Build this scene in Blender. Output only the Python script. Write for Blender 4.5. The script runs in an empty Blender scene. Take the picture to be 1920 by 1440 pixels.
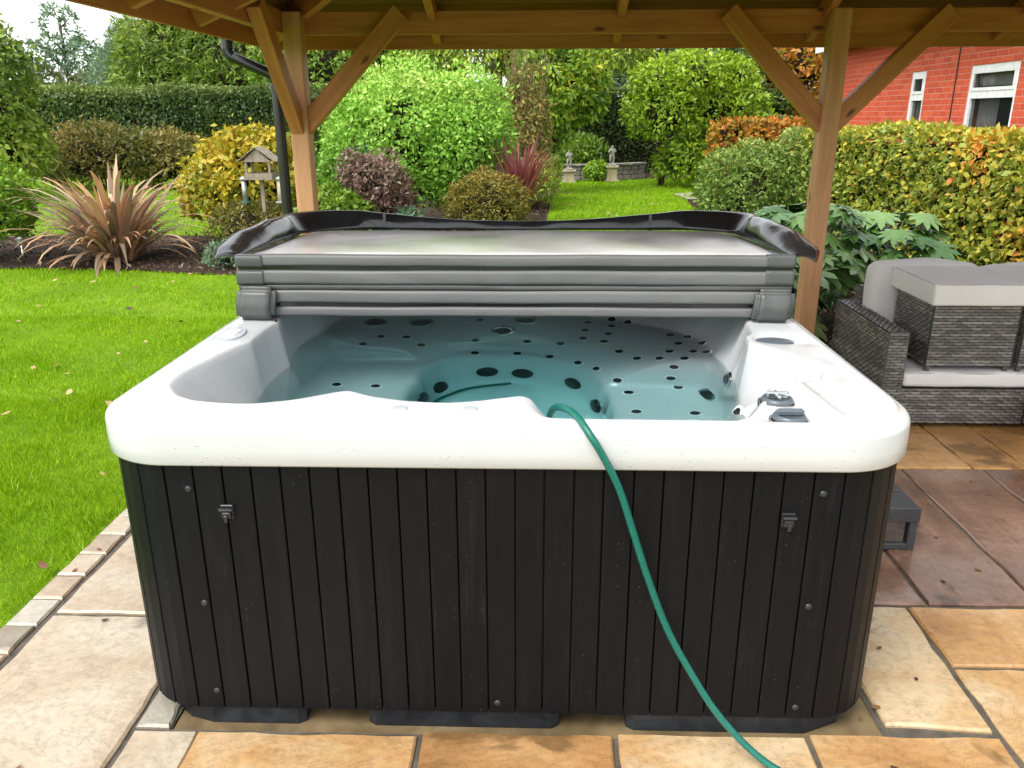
import bpy, bmesh, math, random
import numpy as np
from math import sin, cos, pi, radians, sqrt, atan2
from mathutils import Vector, Matrix
from mathutils.bvhtree import BVHTree

sc = bpy.context.scene
COL = sc.collection
R = random.Random(7)
NR = np.random.default_rng(11)

# ------------------------------------------------------------------ camera
cam_data = bpy.data.cameras.new('camera')
cam = bpy.data.objects.new('camera', cam_data)
COL.objects.link(cam)
cam_data.sensor_fit = 'HORIZONTAL'
cam_data.sensor_width = 36.0
cam_data.lens = 1513.0 / 1920.0 * 36.0
cam_data.clip_start = 0.05
cam_data.clip_end = 600.0
_p, _y, _r = radians(18.48), radians(1.81), radians(-0.17)
_f = Vector((-sin(_y) * cos(_p), cos(_y) * cos(_p), -sin(_p)))
_rt = Vector((cos(_y), sin(_y), 0))
_up = _rt.cross(_f)
_rt2 = _rt * cos(_r) + _up * sin(_r)
_up2 = _up * cos(_r) - _rt * sin(_r)
mw = Matrix((_rt2, _up2, -_f)).transposed().to_4x4()
mw.translation = Vector((0.084, -1.743, 1.544))
cam.matrix_world = mw
sc.camera = cam

# ------------------------------------------------------------------ world, sun, exposure
SUN_EL, SUN_AZ = radians(56), radians(-138)     # azimuth from +Y, clockwise positive: the sun stands to the left
world = bpy.data.worlds.new('World')
sc.world = world
world.use_nodes = True
wn = world.node_tree
wn.nodes.clear()
sky = wn.nodes.new('ShaderNodeTexSky')
sky.sky_type = 'NISHITA'
sky.sun_disc = False
sky.sun_elevation = SUN_EL
sky.sun_rotation = SUN_AZ
sky.air_density = 1.0
sky.dust_density = 1.5
hs = wn.nodes.new('ShaderNodeHueSaturation')
hs.inputs['Saturation'].default_value = 0.15
bg = wn.nodes.new('ShaderNodeBackground')
bg.inputs['Strength'].default_value = 0.15
wo = wn.nodes.new('ShaderNodeOutputWorld')
wn.links.new(sky.outputs[0], hs.inputs['Color'])
wn.links.new(hs.outputs[0], bg.inputs[0])
wn.links.new(bg.outputs[0], wo.inputs[0])
sun_d = bpy.data.lights.new('sun', 'SUN')
sun_d.energy = 1.1
sun_d.angle = radians(30)
sun_d.color = (1.0, 0.96, 0.88)
sun = bpy.data.objects.new('sun', sun_d)
COL.objects.link(sun)
_sd = Vector((sin(SUN_AZ) * cos(SUN_EL), cos(SUN_AZ) * cos(SUN_EL), sin(SUN_EL)))
sun.rotation_euler = _sd.to_track_quat('Z', 'Y').to_euler()
sun.location = (-20, 4, 20)
sc.view_settings.view_transform = 'Standard'
sc.view_settings.look = 'None'
sc.view_settings.gamma = 1.0
sc.view_settings.exposure = 1.48
sc.cycles.use_denoising = True
sc.cycles.max_bounces = 16
sc.cycles.diffuse_bounces = 7
sc.cycles.transmission_bounces = 10
sc.cycles.transparent_max_bounces = 8
sc.cycles.caustics_refractive = True
sc.cycles.caustics_reflective = False
sc.cycles.sample_clamp_indirect = 6.0
sc.cycles.blur_glossy = 0.5

# ------------------------------------------------------------------ helpers
def tag(o, label=None, cat=None, group=None, kind=None):
    if label: o['label'] = label
    if cat: o['category'] = cat
    if group: o['group'] = group
    if kind: o['kind'] = kind
    return o

def empty(name, loc=(0, 0, 0), rz=0.0, label=None, cat=None, group=None):
    o = bpy.data.objects.new(name, None)
    o.empty_display_size = 0.1
    COL.objects.link(o)
    o.location = loc
    o.rotation_euler = (0, 0, rz)
    return tag(o, label, cat, group)

def link(name, me, mat=None, parent=None, loc=None, rot=None, scale=None):
    o = bpy.data.objects.new(name, me)
    COL.objects.link(o)
    if mat is not None and len(me.materials) == 0:
        me.materials.append(mat)
    if parent is not None: o.parent = parent
    if loc is not None: o.location = loc
    if rot is not None: o.rotation_euler = rot
    if scale is not None: o.scale = scale
    return o

def mesh_np(name, V, F, smooth=False, tint=None):
    """V (n,3); F (m,k) array of k-gons or list of lists."""
    me = bpy.data.meshes.new(name)
    V = np.asarray(V, dtype=np.float32)
    if isinstance(F, np.ndarray):
        m, k = F.shape
        me.vertices.add(len(V)); me.vertices.foreach_set('co', V.ravel())
        me.loops.add(m * k); me.loops.foreach_set('vertex_index', F.astype(np.int32).ravel())
        me.polygons.add(m)
        me.polygons.foreach_set('loop_start', np.arange(0, m * k, k, dtype=np.int32))
        me.update(calc_edges=True)
    else:
        me.from_pydata(V.tolist(), [], F)
    if tint is not None:
        a = me.attributes.new('tint', 'FLOAT', 'POINT')
        a.data.foreach_set('value', np.asarray(tint, dtype=np.float32))
    if smooth:
        me.polygons.foreach_set('use_smooth', np.ones(len(me.polygons), dtype=bool))
    me.update()
    return me

class MB:
    """collects shapes into one mesh"""
    def __init__(s): s.V = []; s.F = []
    def add(s, V, F):
        b = len(s.V); s.V += [tuple(v) for v in V]; s.F += [[i + b for i in f] for f in F]; return s
    def box(s, x0, x1, y0, y1, z0, z1, ch=0.0):
        if ch <= 0:
            V = [(x, y, z) for z in (z0, z1) for y in (y0, y1) for x in (x0, x1)]
            F = [(0, 2, 3, 1), (4, 5, 7, 6), (0, 1, 5, 4), (2, 6, 7, 3), (0, 4, 6, 2), (1, 3, 7, 5)]
            return s.add(V, F)
        bm = bmesh.new(); bmesh.ops.create_cube(bm, size=1.0)
        for v in bm.verts:
            v.co = Vector(((x0 + x1) / 2 + v.co.x * (x1 - x0), (y0 + y1) / 2 + v.co.y * (y1 - y0), (z0 + z1) / 2 + v.co.z * (z1 - z0)))
        bmesh.ops.bevel(bm, geom=bm.edges[:], offset=ch, segments=1 if ch < .006 else 3, profile=.5, affect='EDGES')
        bm.verts.index_update()
        V = [tuple(v.co) for v in bm.verts]; F = [[v.index for v in f.verts] for f in bm.faces]; bm.free()
        return s.add(V, F)
    def tube(s, pts, rad, n=8, cap=True):
        pts = [Vector(p) for p in pts]
        if not hasattr(rad, '__len__'): rad = [rad] * len(pts)
        V = []; F = []
        ref = None
        for i, p in enumerate(pts):
            t = (pts[min(i + 1, len(pts) - 1)] - pts[max(i - 1, 0)]).normalized()
            if ref is None:
                ref = Vector((0, 0, 1)) if abs(t.z) < .9 else Vector((1, 0, 0))
            a = (ref - t * ref.dot(t)).normalized(); ref = a; b = t.cross(a)
            for k in range(n):
                q = 2 * pi * k / n
                V.append(p + (a * cos(q) + b * sin(q)) * rad[i])
        for i in range(len(pts) - 1):
            for k in range(n):
                F.append((i * n + k, i * n + (k + 1) % n, (i + 1) * n + (k + 1) % n, (i + 1) * n + k))
        if cap:
            F.append(tuple(reversed(range(n)))); F.append(tuple(range((len(pts) - 1) * n, len(pts) * n)))
        return s.add(V, F)
    def lathe(s, prof, n=24, c=(0, 0, 0), cap=True):
        V = []; F = []
        for (r, z) in prof:
            for k in range(n):
                q = 2 * pi * k / n
                V.append((c[0] + r * cos(q), c[1] + r * sin(q), c[2] + z))
        for i in range(len(prof) - 1):
            for k in range(n):
                F.append((i * n + k, i * n + (k + 1) % n, (i + 1) * n + (k + 1) % n, (i + 1) * n + k))
        if cap:
            F.append(tuple(reversed(range(n)))); F.append(tuple(range((len(prof) - 1) * n, len(prof) * n)))
        return s.add(V, F)
    def prism(s, poly, z0, z1):
        n = len(poly)
        V = [(x, y, z0) for x, y in poly] + [(x, y, z1) for x, y in poly]
        F = [tuple(reversed(range(n))), tuple(range(n, 2 * n))] + [(i, (i + 1) % n, n + (i + 1) % n, n + i) for i in range(n)]
        return s.add(V, F)
    def beam(s, a, b, w, h, ref=(0, 0, 1), ch=0.0):
        """a bar from a to b, w across, h in the ref direction"""
        a = Vector(a); b = Vector(b); t = (b - a).normalized()
        u = Vector(ref); u = (u - t * u.dot(t)).normalized(); v = t.cross(u)
        m = MB(); L = (b - a).length
        m.box(-w / 2, w / 2, 0, L, -h / 2, h / 2, ch)
        return s.add([a + v * x + t * y + u * z for x, y, z in m.V], [f for f in m.F])
    def mesh(s, name, smooth=False):
        me = bpy.data.meshes.new(name); me.from_pydata(s.V, [], s.F)
        if smooth: me.polygons.foreach_set('use_smooth', np.ones(len(me.polygons), dtype=bool))
        me.update(); return me
    def obj(s, name, mat, parent=None, smooth=False, **k):
        return link(name, s.mesh(name, smooth), mat, parent, **k)

def smooth_by_angle(o, ang=40):
    me = o.data
    me.polygons.foreach_set('use_smooth', np.ones(len(me.polygons), dtype=bool))
    bm = bmesh.new(); bm.from_mesh(me)
    for e in bm.edges:
        e.smooth = not (len(e.link_faces) == 2 and e.calc_face_angle(0) > radians(ang))
    bm.to_mesh(me); bm.free(); me.update()
    return o

# ------------------------------------------------------------------ materials
def nodes(name):
    m = bpy.data.materials.new(name); m.use_nodes = True
    nt = m.node_tree; b = nt.nodes['Principled BSDF']
    return m, nt, b
def N(nt, t, **k):
    n = nt.nodes.new(t)
    for a, v in k.items():
        if hasattr(n, a): setattr(n, a, v)
        else: n.inputs[a].default_value = v
    return n
def ramp(nt, fac, cols):
    r = nt.nodes.new('ShaderNodeValToRGB')
    el = r.color_ramp.elements
    while len(el) < len(cols): el.new(0.5)
    for e, (p, c) in zip(el, cols):
        e.position = p; e.color = (*c, 1)
    nt.links.new(fac, r.inputs[0])
    return r
def coords(nt, scale=(1, 1, 1), kind='Object', rnd=False):
    tc = nt.nodes.new('ShaderNodeTexCoord')
    mp = nt.nodes.new('ShaderNodeMapping'); mp.inputs['Scale'].default_value = scale
    nt.links.new(tc.outputs[kind], mp.inputs[0])
    out = mp.outputs[0]
    if rnd:
        oi = nt.nodes.new('ShaderNodeObjectInfo'); mm = N(nt, 'ShaderNodeMath', operation='MULTIPLY'); mm.inputs[1].default_value = 37.0
        nt.links.new(oi.outputs['Random'], mm.inputs[0])
        va = N(nt, 'ShaderNodeVectorMath', operation='ADD')
        nt.links.new(out, va.inputs[0]); nt.links.new(mm.outputs[0], va.inputs[1]); out = va.outputs[0]
    return out
def bump(nt, b, h, strength=.3, dist=.01):
    n = nt.nodes.new('ShaderNodeBump'); n.inputs['Strength'].default_value = strength; n.inputs['Distance'].default_value = dist
    nt.links.new(h, n.inputs['Height']); nt.links.new(n.outputs[0], b.inputs['Normal']); return n
def M_noise(name, cols, scale=8, stretch=(1, 1, 1), rough=(.5, .6), bs=.2, bd=.004, bscale=None, detail=6, spec=.5, kind='Object', rnd=False, metal=0, coat=0, distort=0.0):
    m, nt, b = nodes(name)
    v = coords(nt, stretch, kind, rnd)
    n = N(nt, 'ShaderNodeTexNoise', Scale=scale, Detail=detail, Roughness=.6, Distortion=distort)
    nt.links.new(v, n.inputs['Vector'])
    r = ramp(nt, n.outputs['Fac'], cols)
    nt.links.new(r.outputs[0], b.inputs['Base Color'])
    rr = N(nt, 'ShaderNodeMapRange'); rr.inputs[1].default_value = .3; rr.inputs[2].default_value = .7
    rr.inputs[3].default_value, rr.inputs[4].default_value = rough
    nt.links.new(n.outputs['Fac'], rr.inputs[0]); nt.links.new(rr.outputs[0], b.inputs['Roughness'])
    if bs > 0:
        n2 = N(nt, 'ShaderNodeTexNoise', Scale=bscale or scale * 4, Detail=4); nt.links.new(v, n2.inputs['Vector'])
        bump(nt, b, n2.outputs['Fac'], bs, bd)
    b.inputs['Specular IOR Level'].default_value = spec; b.inputs['Metallic'].default_value = metal; b.inputs['Coat Weight'].default_value = coat
    return m
def M_leaf(name, cols, rough=.45, trans=.28, spec=.4):
    m, nt, b = nodes(name)
    at = N(nt, 'ShaderNodeAttribute'); at.attribute_name = 'tint'
    r = ramp(nt, at.outputs['Fac'], cols)
    nt.links.new(r.outputs[0], b.inputs['Base Color'])
    b.inputs['Roughness'].default_value = rough; b.inputs['Specular IOR Level'].default_value = spec
    tr = nt.nodes.new('ShaderNodeBsdfTranslucent'); nt.links.new(r.outputs[0], tr.inputs[0])
    mx = nt.nodes.new('ShaderNodeMixShader'); mx.inputs[0].default_value = trans
    nt.links.new(b.outputs[0], mx.inputs[1]); nt.links.new(tr.outputs[0], mx.inputs[2])
    nt.links.new(mx.outputs[0], nt.nodes['Material Output'].inputs[0])
    return m
def M_plain(name, c, rough=.5, metal=0, spec=.5, coat=0):
    m, nt, b = nodes(name)
    n = N(nt, 'ShaderNodeTexNoise', Scale=14.0, Detail=5); nt.links.new(coords(nt), n.inputs['Vector'])
    lo = tuple(x * .88 for x in c); hi = tuple(min(1, x * 1.1) for x in c)
    r = ramp(nt, n.outputs['Fac'], [(.3, lo), (.7, hi)]); nt.links.new(r.outputs[0], b.inputs['Base Color'])
    rr = N(nt, 'ShaderNodeMapRange'); rr.inputs[3].default_value = rough * .85; rr.inputs[4].default_value = rough * 1.15
    nt.links.new(n.outputs['Fac'], rr.inputs[0]); nt.links.new(rr.outputs[0], b.inputs['Roughness'])
    b.inputs['Metallic'].default_value = metal; b.inputs['Specular IOR Level'].default_value = spec; b.inputs['Coat Weight'].default_value = coat
    return m
def M_wood(name, dark, light, axis=2, rough=.55, knots=True, scale=1.0):
    m, nt, b = nodes(name)
    st = [9 * scale] * 3; st[axis] = .55 * scale
    v = coords(nt, tuple(st), 'Object', True)
    n = N(nt, 'ShaderNodeTexNoise', Scale=2.6, Detail=7, Roughness=.62, Distortion=.8); nt.links.new(v, n.inputs['Vector'])
    r = ramp(nt, n.outputs['Fac'], [(.28, dark), (.5, tuple((a + c) / 2 for a, c in zip(dark, light))), (.72, light)])
    col = r.outputs[0]
    if knots:
        st2 = [7.0] * 3; st2[axis] = 2.6
        v2 = coords(nt, tuple(st2), 'Object', True)
        vo = N(nt, 'ShaderNodeTexVoronoi', Scale=1.15); nt.links.new(v2, vo.inputs['Vector'])
        kr = ramp(nt, vo.outputs['Distance'], [(.05, (1, 1, 1)), (.13, (0, 0, 0))])
        mx = N(nt, 'ShaderNodeMixRGB'); mx.inputs[2].default_value = (dark[0] * .35, dark[1] * .28, dark[2] * .25, 1)
        nt.links.new(kr.outputs[0], mx.inputs[0]); nt.links.new(col, mx.inputs[1]); col = mx.outputs[0]
    nt.links.new(col, b.inputs['Base Color'])
    b.inputs['Roughness'].default_value = rough
    bump(nt, b, n.outputs['Fac'], .25, .003)
    return m

# ================================================================== GROUND AND PAVING
M_LAWN = M_noise('lawn_soil', [(.25, (.085, .16, .003)), (.5, (.13, .24, .004)), (.75, (.18, .29, .006))], scale=1.3, rough=(.7, .9), bs=.6, bd=.02, bscale=60, spec=.2)
M_MORTAR = M_noise('mortar', [(.3, (.050, .042, .032)), (.7, (.125, .108, .085))], scale=20, rough=(.6, .85), bs=.4, bd=.004)
M_CONC = M_noise('concrete', [(.25, (.055, .042, .020)), (.5, (.14, .10, .048)), (.75, (.24, .175, .09))], scale=5, rough=(.3, .7), bs=.4, bd=.005, distort=.6)

def M_slab(name, cols, wet=(.25, .6), band=1.0, stretch=(2.0, 3.6)):
    m, nt, b = nodes(name)
    v = coords(nt, (1, 1, 1), 'Object', True)
    n = N(nt, 'ShaderNodeTexNoise', Scale=2.2, Detail=9, Roughness=.62, Distortion=1.4); nt.links.new(v, n.inputs['Vector'])
    v2 = coords(nt, (stretch[0] * band, stretch[1] * band, 1), 'Object', True)
    n2 = N(nt, 'ShaderNodeTexNoise', Scale=.9, Detail=9, Roughness=.6, Distortion=1.2); nt.links.new(v2, n2.inputs['Vector'])
    ad = N(nt, 'ShaderNodeMath', operation='MULTIPLY_ADD'); ad.inputs[1].default_value = .55
    mu = N(nt, 'ShaderNodeMath', operation='MULTIPLY'); mu.inputs[1].default_value = .45
    nt.links.new(n2.outputs['Fac'], mu.inputs[0]); nt.links.new(n.outputs['Fac'], ad.inputs[0]); nt.links.new(mu.outputs[0], ad.inputs[2])
    oi = nt.nodes.new('ShaderNodeObjectInfo')
    o2 = N(nt, 'ShaderNodeMath', operation='MULTIPLY_ADD'); o2.inputs[1].default_value = .26; o2.inputs[2].default_value = -.11
    nt.links.new(oi.outputs['Random'], o2.inputs[0])
    o3 = N(nt, 'ShaderNodeMath', operation='ADD'); nt.links.new(ad.outputs[0], o3.inputs[0]); nt.links.new(o2.outputs[0], o3.inputs[1])
    r = ramp(nt, o3.outputs[0], cols)
    # fine dark cracks along the riven layers
    vo = N(nt, 'ShaderNodeTexNoise', Scale=1.6, Detail=10, Roughness=.72, Distortion=1.5); nt.links.new(v2, vo.inputs['Vector'])
    ck = ramp(nt, vo.outputs['Fac'], [(.490, (0, 0, 0)), (.499, (1, 1, 1)), (.501, (1, 1, 1)), (.510, (0, 0, 0))])
    ms = N(nt, 'ShaderNodeMath', operation='MULTIPLY'); ms.inputs[1].default_value = .45
    nt.links.new(ck.outputs[0], ms.inputs[0])
    mx = N(nt, 'ShaderNodeMixRGB'); mx.inputs[2].default_value = (.10, .07, .04, 1)
    nt.links.new(ms.outputs[0], mx.inputs[0]); nt.links.new(r.outputs[0], mx.inputs[1])
    fm = N(nt, 'ShaderNodeTexNoise', Scale=42, Detail=6, Roughness=.7); nt.links.new(v, fm.inputs['Vector'])
    fr_ = ramp(nt, fm.outputs['Fac'], [(.30, (.72, .70, .68)), (.52, (1, 1, 1)), (.75, (1.12, 1.12, 1.12))])
    mf = N(nt, 'ShaderNodeMixRGB', blend_type='MULTIPLY'); mf.inputs[0].default_value = .8; nt.links.new(mx.outputs[0], mf.inputs[1]); nt.links.new(fr_.outputs[0], mf.inputs[2])
    st_ = N(nt, 'ShaderNodeTexNoise', Scale=1.7, Detail=7, Roughness=.55, Distortion=.4); nt.links.new(v, st_.inputs['Vector'])
    sr_ = ramp(nt, st_.outputs['Fac'], [(.60, (0, 0, 0)), (.635, (.75, .75, .75)), (.72, (.55, .55, .55))])
    ms2 = N(nt, 'ShaderNodeMixRGB'); ms2.inputs[2].default_value = (cols[0][1][0] * .55, cols[0][1][1] * .6, cols[0][1][2] * .6, 1)
    nt.links.new(sr_.outputs[0], ms2.inputs[0]); nt.links.new(mf.outputs[0], ms2.inputs[1])
    nt.links.new(ms2.outputs[0], b.inputs['Base Color'])
    wv = coords(nt, (1, 1, 1), 'Object', True)
    wn_ = N(nt, 'ShaderNodeTexNoise', Scale=3.5, Detail=5, Roughness=.6, Distortion=.8); nt.links.new(wv, wn_.inputs['Vector'])
    mr = N(nt, 'ShaderNodeMapRange'); mr.inputs[1].default_value = .38; mr.inputs[2].default_value = .62
    mr.inputs[3].default_value, mr.inputs[4].default_value = wet
    nt.links.new(wn_.outputs['Fac'], mr.inputs[0]); nt.links.new(mr.outputs[0], b.inputs['Roughness'])
    fb = N(nt, 'ShaderNodeTexNoise', Scale=18, Detail=6); nt.links.new(v, fb.inputs['Vector'])
    a2 = N(nt, 'ShaderNodeMath', operation='MULTIPLY_ADD'); a2.inputs[1].default_value = .35
    nt.links.new(fb.outputs['Fac'], a2.inputs[0]); nt.links.new(n2.outputs['Fac'], a2.inputs[2])
    bump(nt, b, a2.outputs[0], .55, .016)
    b.inputs['Coat Weight'].default_value = .30; b.inputs['Coat Roughness'].default_value = .10
    return m
M_SL_PINK = M_slab('sandstone_pink', [(.30, (.23, .175, .12)), (.45, (.35, .265, .175)), (.56, (.41, .325, .225)), (.70, (.45, .39, .295))], wet=(.20, .55))
M_SL_GREY = M_slab('sandstone_grey', [(.30, (.24, .22, .175)), (.5, (.33, .305, .24)), (.70, (.41, .375, .30))], wet=(.4, .65))
M_SL_BUFF = M_slab('sandstone_buff', [(.28, (.20, .10, .036)), (.42, (.36, .19, .072)), (.54, (.46, .275, .12)), (.70, (.53, .41, .25))], wet=(.09, .45))
M_SL_OCHRE = M_slab('sandstone_ochre', [(.30, (.22, .11, .035)), (.5, (.42, .22, .075)), (.70, (.52, .31, .13))], wet=(.12, .42))
M_SL_PLUM = M_slab('sandstone_plum', [(.30, (.085, .046, .030)), (.5, (.175, .098, .064)), (.70, (.30, .195, .135))], wet=(.05, .30), band=.8, stretch=(6.0, 1.1))

def sheet(name, poly, z, mat, **k):
    me = bpy.data.meshes.new(name)
    me.from_pydata([(x, y, z) for x, y in poly], [], [list(range(len(poly)))])
    o = link(name, me, mat); tag(o, kind='structure', **k); return o

ground = sheet('lawn', [(-300, -300), (300, -300), (300, 300), (-300, 300)], -0.03, M_LAWN, label='bright green mown lawn with fallen leaves')

patio = MB()
for (x0, x1, y0, y1) in [(-1.62, -0.885, -3.0, 3.0), (-0.885, 1.012, -3.0, -0.02), (1.004, 5.0, -3.0, 3.05), (-0.885, 1.004, 2.06, 3.05)]:
    patio.add([(x0, y0, -.012), (x1, y0, -.012), (x1, y1, -.012), (x0, y1, -.012)], [(0, 1, 2, 3)])
patio = patio.obj('patio', M_MORTAR)
tag(patio, 'riven sandstone patio with grey mortar joints', kind='structure')

def slab_obj(name, poly, mat, parent, z=0.0, jit=.004, th=.028):
    """a riven flag: ragged outline, small chamfer"""
    pts = []
    n = len(poly)
    for i in range(n):
        a = Vector(poly[i]); b = Vector(poly[(i + 1) % n]); L = (b - a).length
        k = max(2, int(L / .07))
        nn = Vector((-(b - a).y, (b - a).x)).normalized()
        for j in range(k):
            t = j / k
            pts.append(a.lerp(b, t) + (nn * R.uniform(-jit, jit) if j else nn * 0))
    c = sum(pts, Vector((0, 0))) / len(pts)
    m = len(pts); dz = R.uniform(-.0015, .0015)
    V = [(p.x - c.x, p.y - c.y, z - th) for p in pts] + [(p.x - c.x, p.y - c.y, z - .006 + dz) for p in pts]
    for p in pts:
        q = p + (c - p).normalized() * (.006 + R.uniform(0, .003)); V.append((q.x - c.x, q.y - c.y, z + dz))
    F = [tuple(range(2 * m, 3 * m))]
    for i in range(m):
        j = (i + 1) % m
        F += [(i, j, m + j, m + i), (m + i, m + j, 2 * m + j, 2 * m + i)]
    me = bpy.data.meshes.new(name); me.from_pydata(V, [], F)
    return link(name, me, mat, parent, loc=(c.x, c.y, 0))
def rect(x0, x1, y0, y1, g=.006): return [(x0 + g, y0 + g), (x1 - g, y0 + g), (x1 - g, y1 - g), (x0 + g, y1 - g)]
S = slab_obj
# border setts beside the lawn
for i in range(28):
    y = -1.05 + i * .1465
    S('sett', rect(-1.618, -1.508, y, y + .1465, .004), M_SL_PINK if (i % 5) else M_SL_GREY, patio, jit=.003)
for (x0, x1, y0, y1) in [(-1.495, -.985, -.52, .48), (-1.495, -.985, .48, 1.33), (-1.495, -.985, 1.33, 2.1), (-1.495, -.985, 2.1, 2.9), (-1.495, -.985, -1.45, -.52), (-1.495, -.985, -2.3, -1.45)]:
    S('paving_slab', rect(x0, x1, y0, y1, .009), M_SL_PINK, patio)
S('paving_slab', [(-.978, .135), (-.978, -.02), (-.888, -.022), (-.888, .0), (-.895, .05), (-.89, .135)], M_SL_GREY, patio, jit=.002)
S('paving_slab', rect(-.978, -.8, -.66, -.028, .006), M_SL_PINK, patio)
for (x0, x1, y0) in [(-.812, -.215, -.66), (-.215, .298, -.5), (.298, .80, -.58), (.80, 1.305, -.62)]:
    S('paving_slab', rect(x0, x1, y0, -.028 + .018 * (x0 + .9) * 1.1, .008), M_SL_BUFF, patio)
for (x0, x1, y0, y1) in [(-1.0, -.4, -1.3, -.66), (-.4, .2, -1.4, -.51), (.2, .8, -1.3, -.59), (.8, 1.31, -1.3, -.63), (1.31, 1.9, -1.3, -.32), (1.9, 2.6, -1.3, -.3), (2.6, 3.3, -1.2, -.2),
                         (1.31, 1.92, -.31, .285), (1.31, 1.92, .285, .597), (1.92, 2.5, -.3, .597), (2.5, 3.2, -.2, .597), (3.2, 3.9, -.2, .597)]:
    S('paving_slab', rect(x0, x1, y0, y1, .008), M_SL_BUFF, patio)
S('paving_slab', [(1.022, .040), (1.293, .022), (1.305, .586), (1.016, .586)], M_SL_BUFF, patio)
for (x0, x1) in [(1.016, 1.388), (1.388, 1.755), (1.755, 2.125), (2.125, 2.6), (2.6, 3.1), (3.1, 3.7)]:
    S('paving_slab', rect(x0, x1, .603, 1.70, .006), M_SL_PLUM, patio)
for (x0, x1) in [(1.02, 1.6), (1.6, 2.092), (2.092, 2.341), (2.341, 2.9), (2.9, 3.5), (3.5, 4.2)]:
    S('paving_slab', rect(x0, x1, 1.705, 2.35, .006), M_SL_OCHRE, patio)
for (x0, x1) in [(1.02, 1.7), (1.7, 2.3), (2.3, 3.0), (3.0, 3.7), (3.7, 4.3)]:
    S('paving_slab', rect(x0, x1, 2.355, 3.03, .006), M_SL_OCHRE, patio)
for (x0, x1) in [(-.98, -.3), (-.3, .4), (.4, 1.015)]:
    S('paving_slab', rect(x0, x1, 2.09, 3.03, .006), M_SL_BUFF, patio)

base = MB().box(-.884, 1.010, -.019, 2.055, -.15, -.016, .004).obj('concrete_base', M_CONC)
tag(base, 'damp brown concrete plinth under the hot tub', kind='structure')

# ================================================================== HOT TUB
def M_acrylic(name):
    m, nt, b = nodes(name)
    v = coords(nt)
    n = N(nt, 'ShaderNodeTexNoise', Scale=3.0, Detail=6, Roughness=.6, Distortion=.5); nt.links.new(v, n.inputs['Vector'])
    r = ramp(nt, n.outputs['Fac'], [(.3, (.52, .54, .55)), (.7, (.555, .57, .575))]); nt.links.new(r.outputs[0], b.inputs['Base Color'])
    # wet film: patches with sharp edges
    w = N(nt, 'ShaderNodeTexNoise', Scale=4.2, Detail=7, Roughness=.55, Distortion=.9); nt.links.new(v, w.inputs['Vector'])
    wr = ramp(nt, w.outputs['Fac'], [(.44, (.06, .06, .06)), (.54, (.26, .26, .26))]); nt.links.new(wr.outputs[0], b.inputs['Roughness'])
    # droplets
    vo = N(nt, 'ShaderNodeTexVoronoi', Scale=70.0); nt.links.new(v, vo.inputs['Vector'])
    dr = ramp(nt, vo.outputs['Distance'], [(.05, (1, 1, 1)), (.22, (0, 0, 0))])
    w2 = N(nt, 'ShaderNodeTexNoise', Scale=6.0, Detail=3); nt.links.new(v, w2.inputs['Vector'])
    w2r = ramp(nt, w2.outputs['Fac'], [(.52, (0, 0, 0)), (.60, (1, 1, 1))])
    mm = N(nt, 'ShaderNodeMath', operation='MULTIPLY'); nt.links.new(dr.outputs[0], mm.inputs[0]); nt.links.new(w2r.outputs[0], mm.inputs[1])
    hh = N(nt, 'ShaderNodeMath', operation='ADD'); nt.links.new(mm.outputs[0], hh.inputs[0])
    ws = N(nt, 'ShaderNodeMath', operation='MULTIPLY'); ws.inputs[1].default_value = -.25; nt.links.new(wr.outputs[0], ws.inputs[0]); nt.links.new(ws.outputs[0], hh.inputs[1])
    bump(nt, b, hh.outputs[0], .5, .0025)
    b.inputs['Coat Weight'].default_value = .08; b.inputs['Coat Roughness'].default_value = .08
    return m
M_SHELL = M_acrylic('acrylic_shell')
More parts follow.
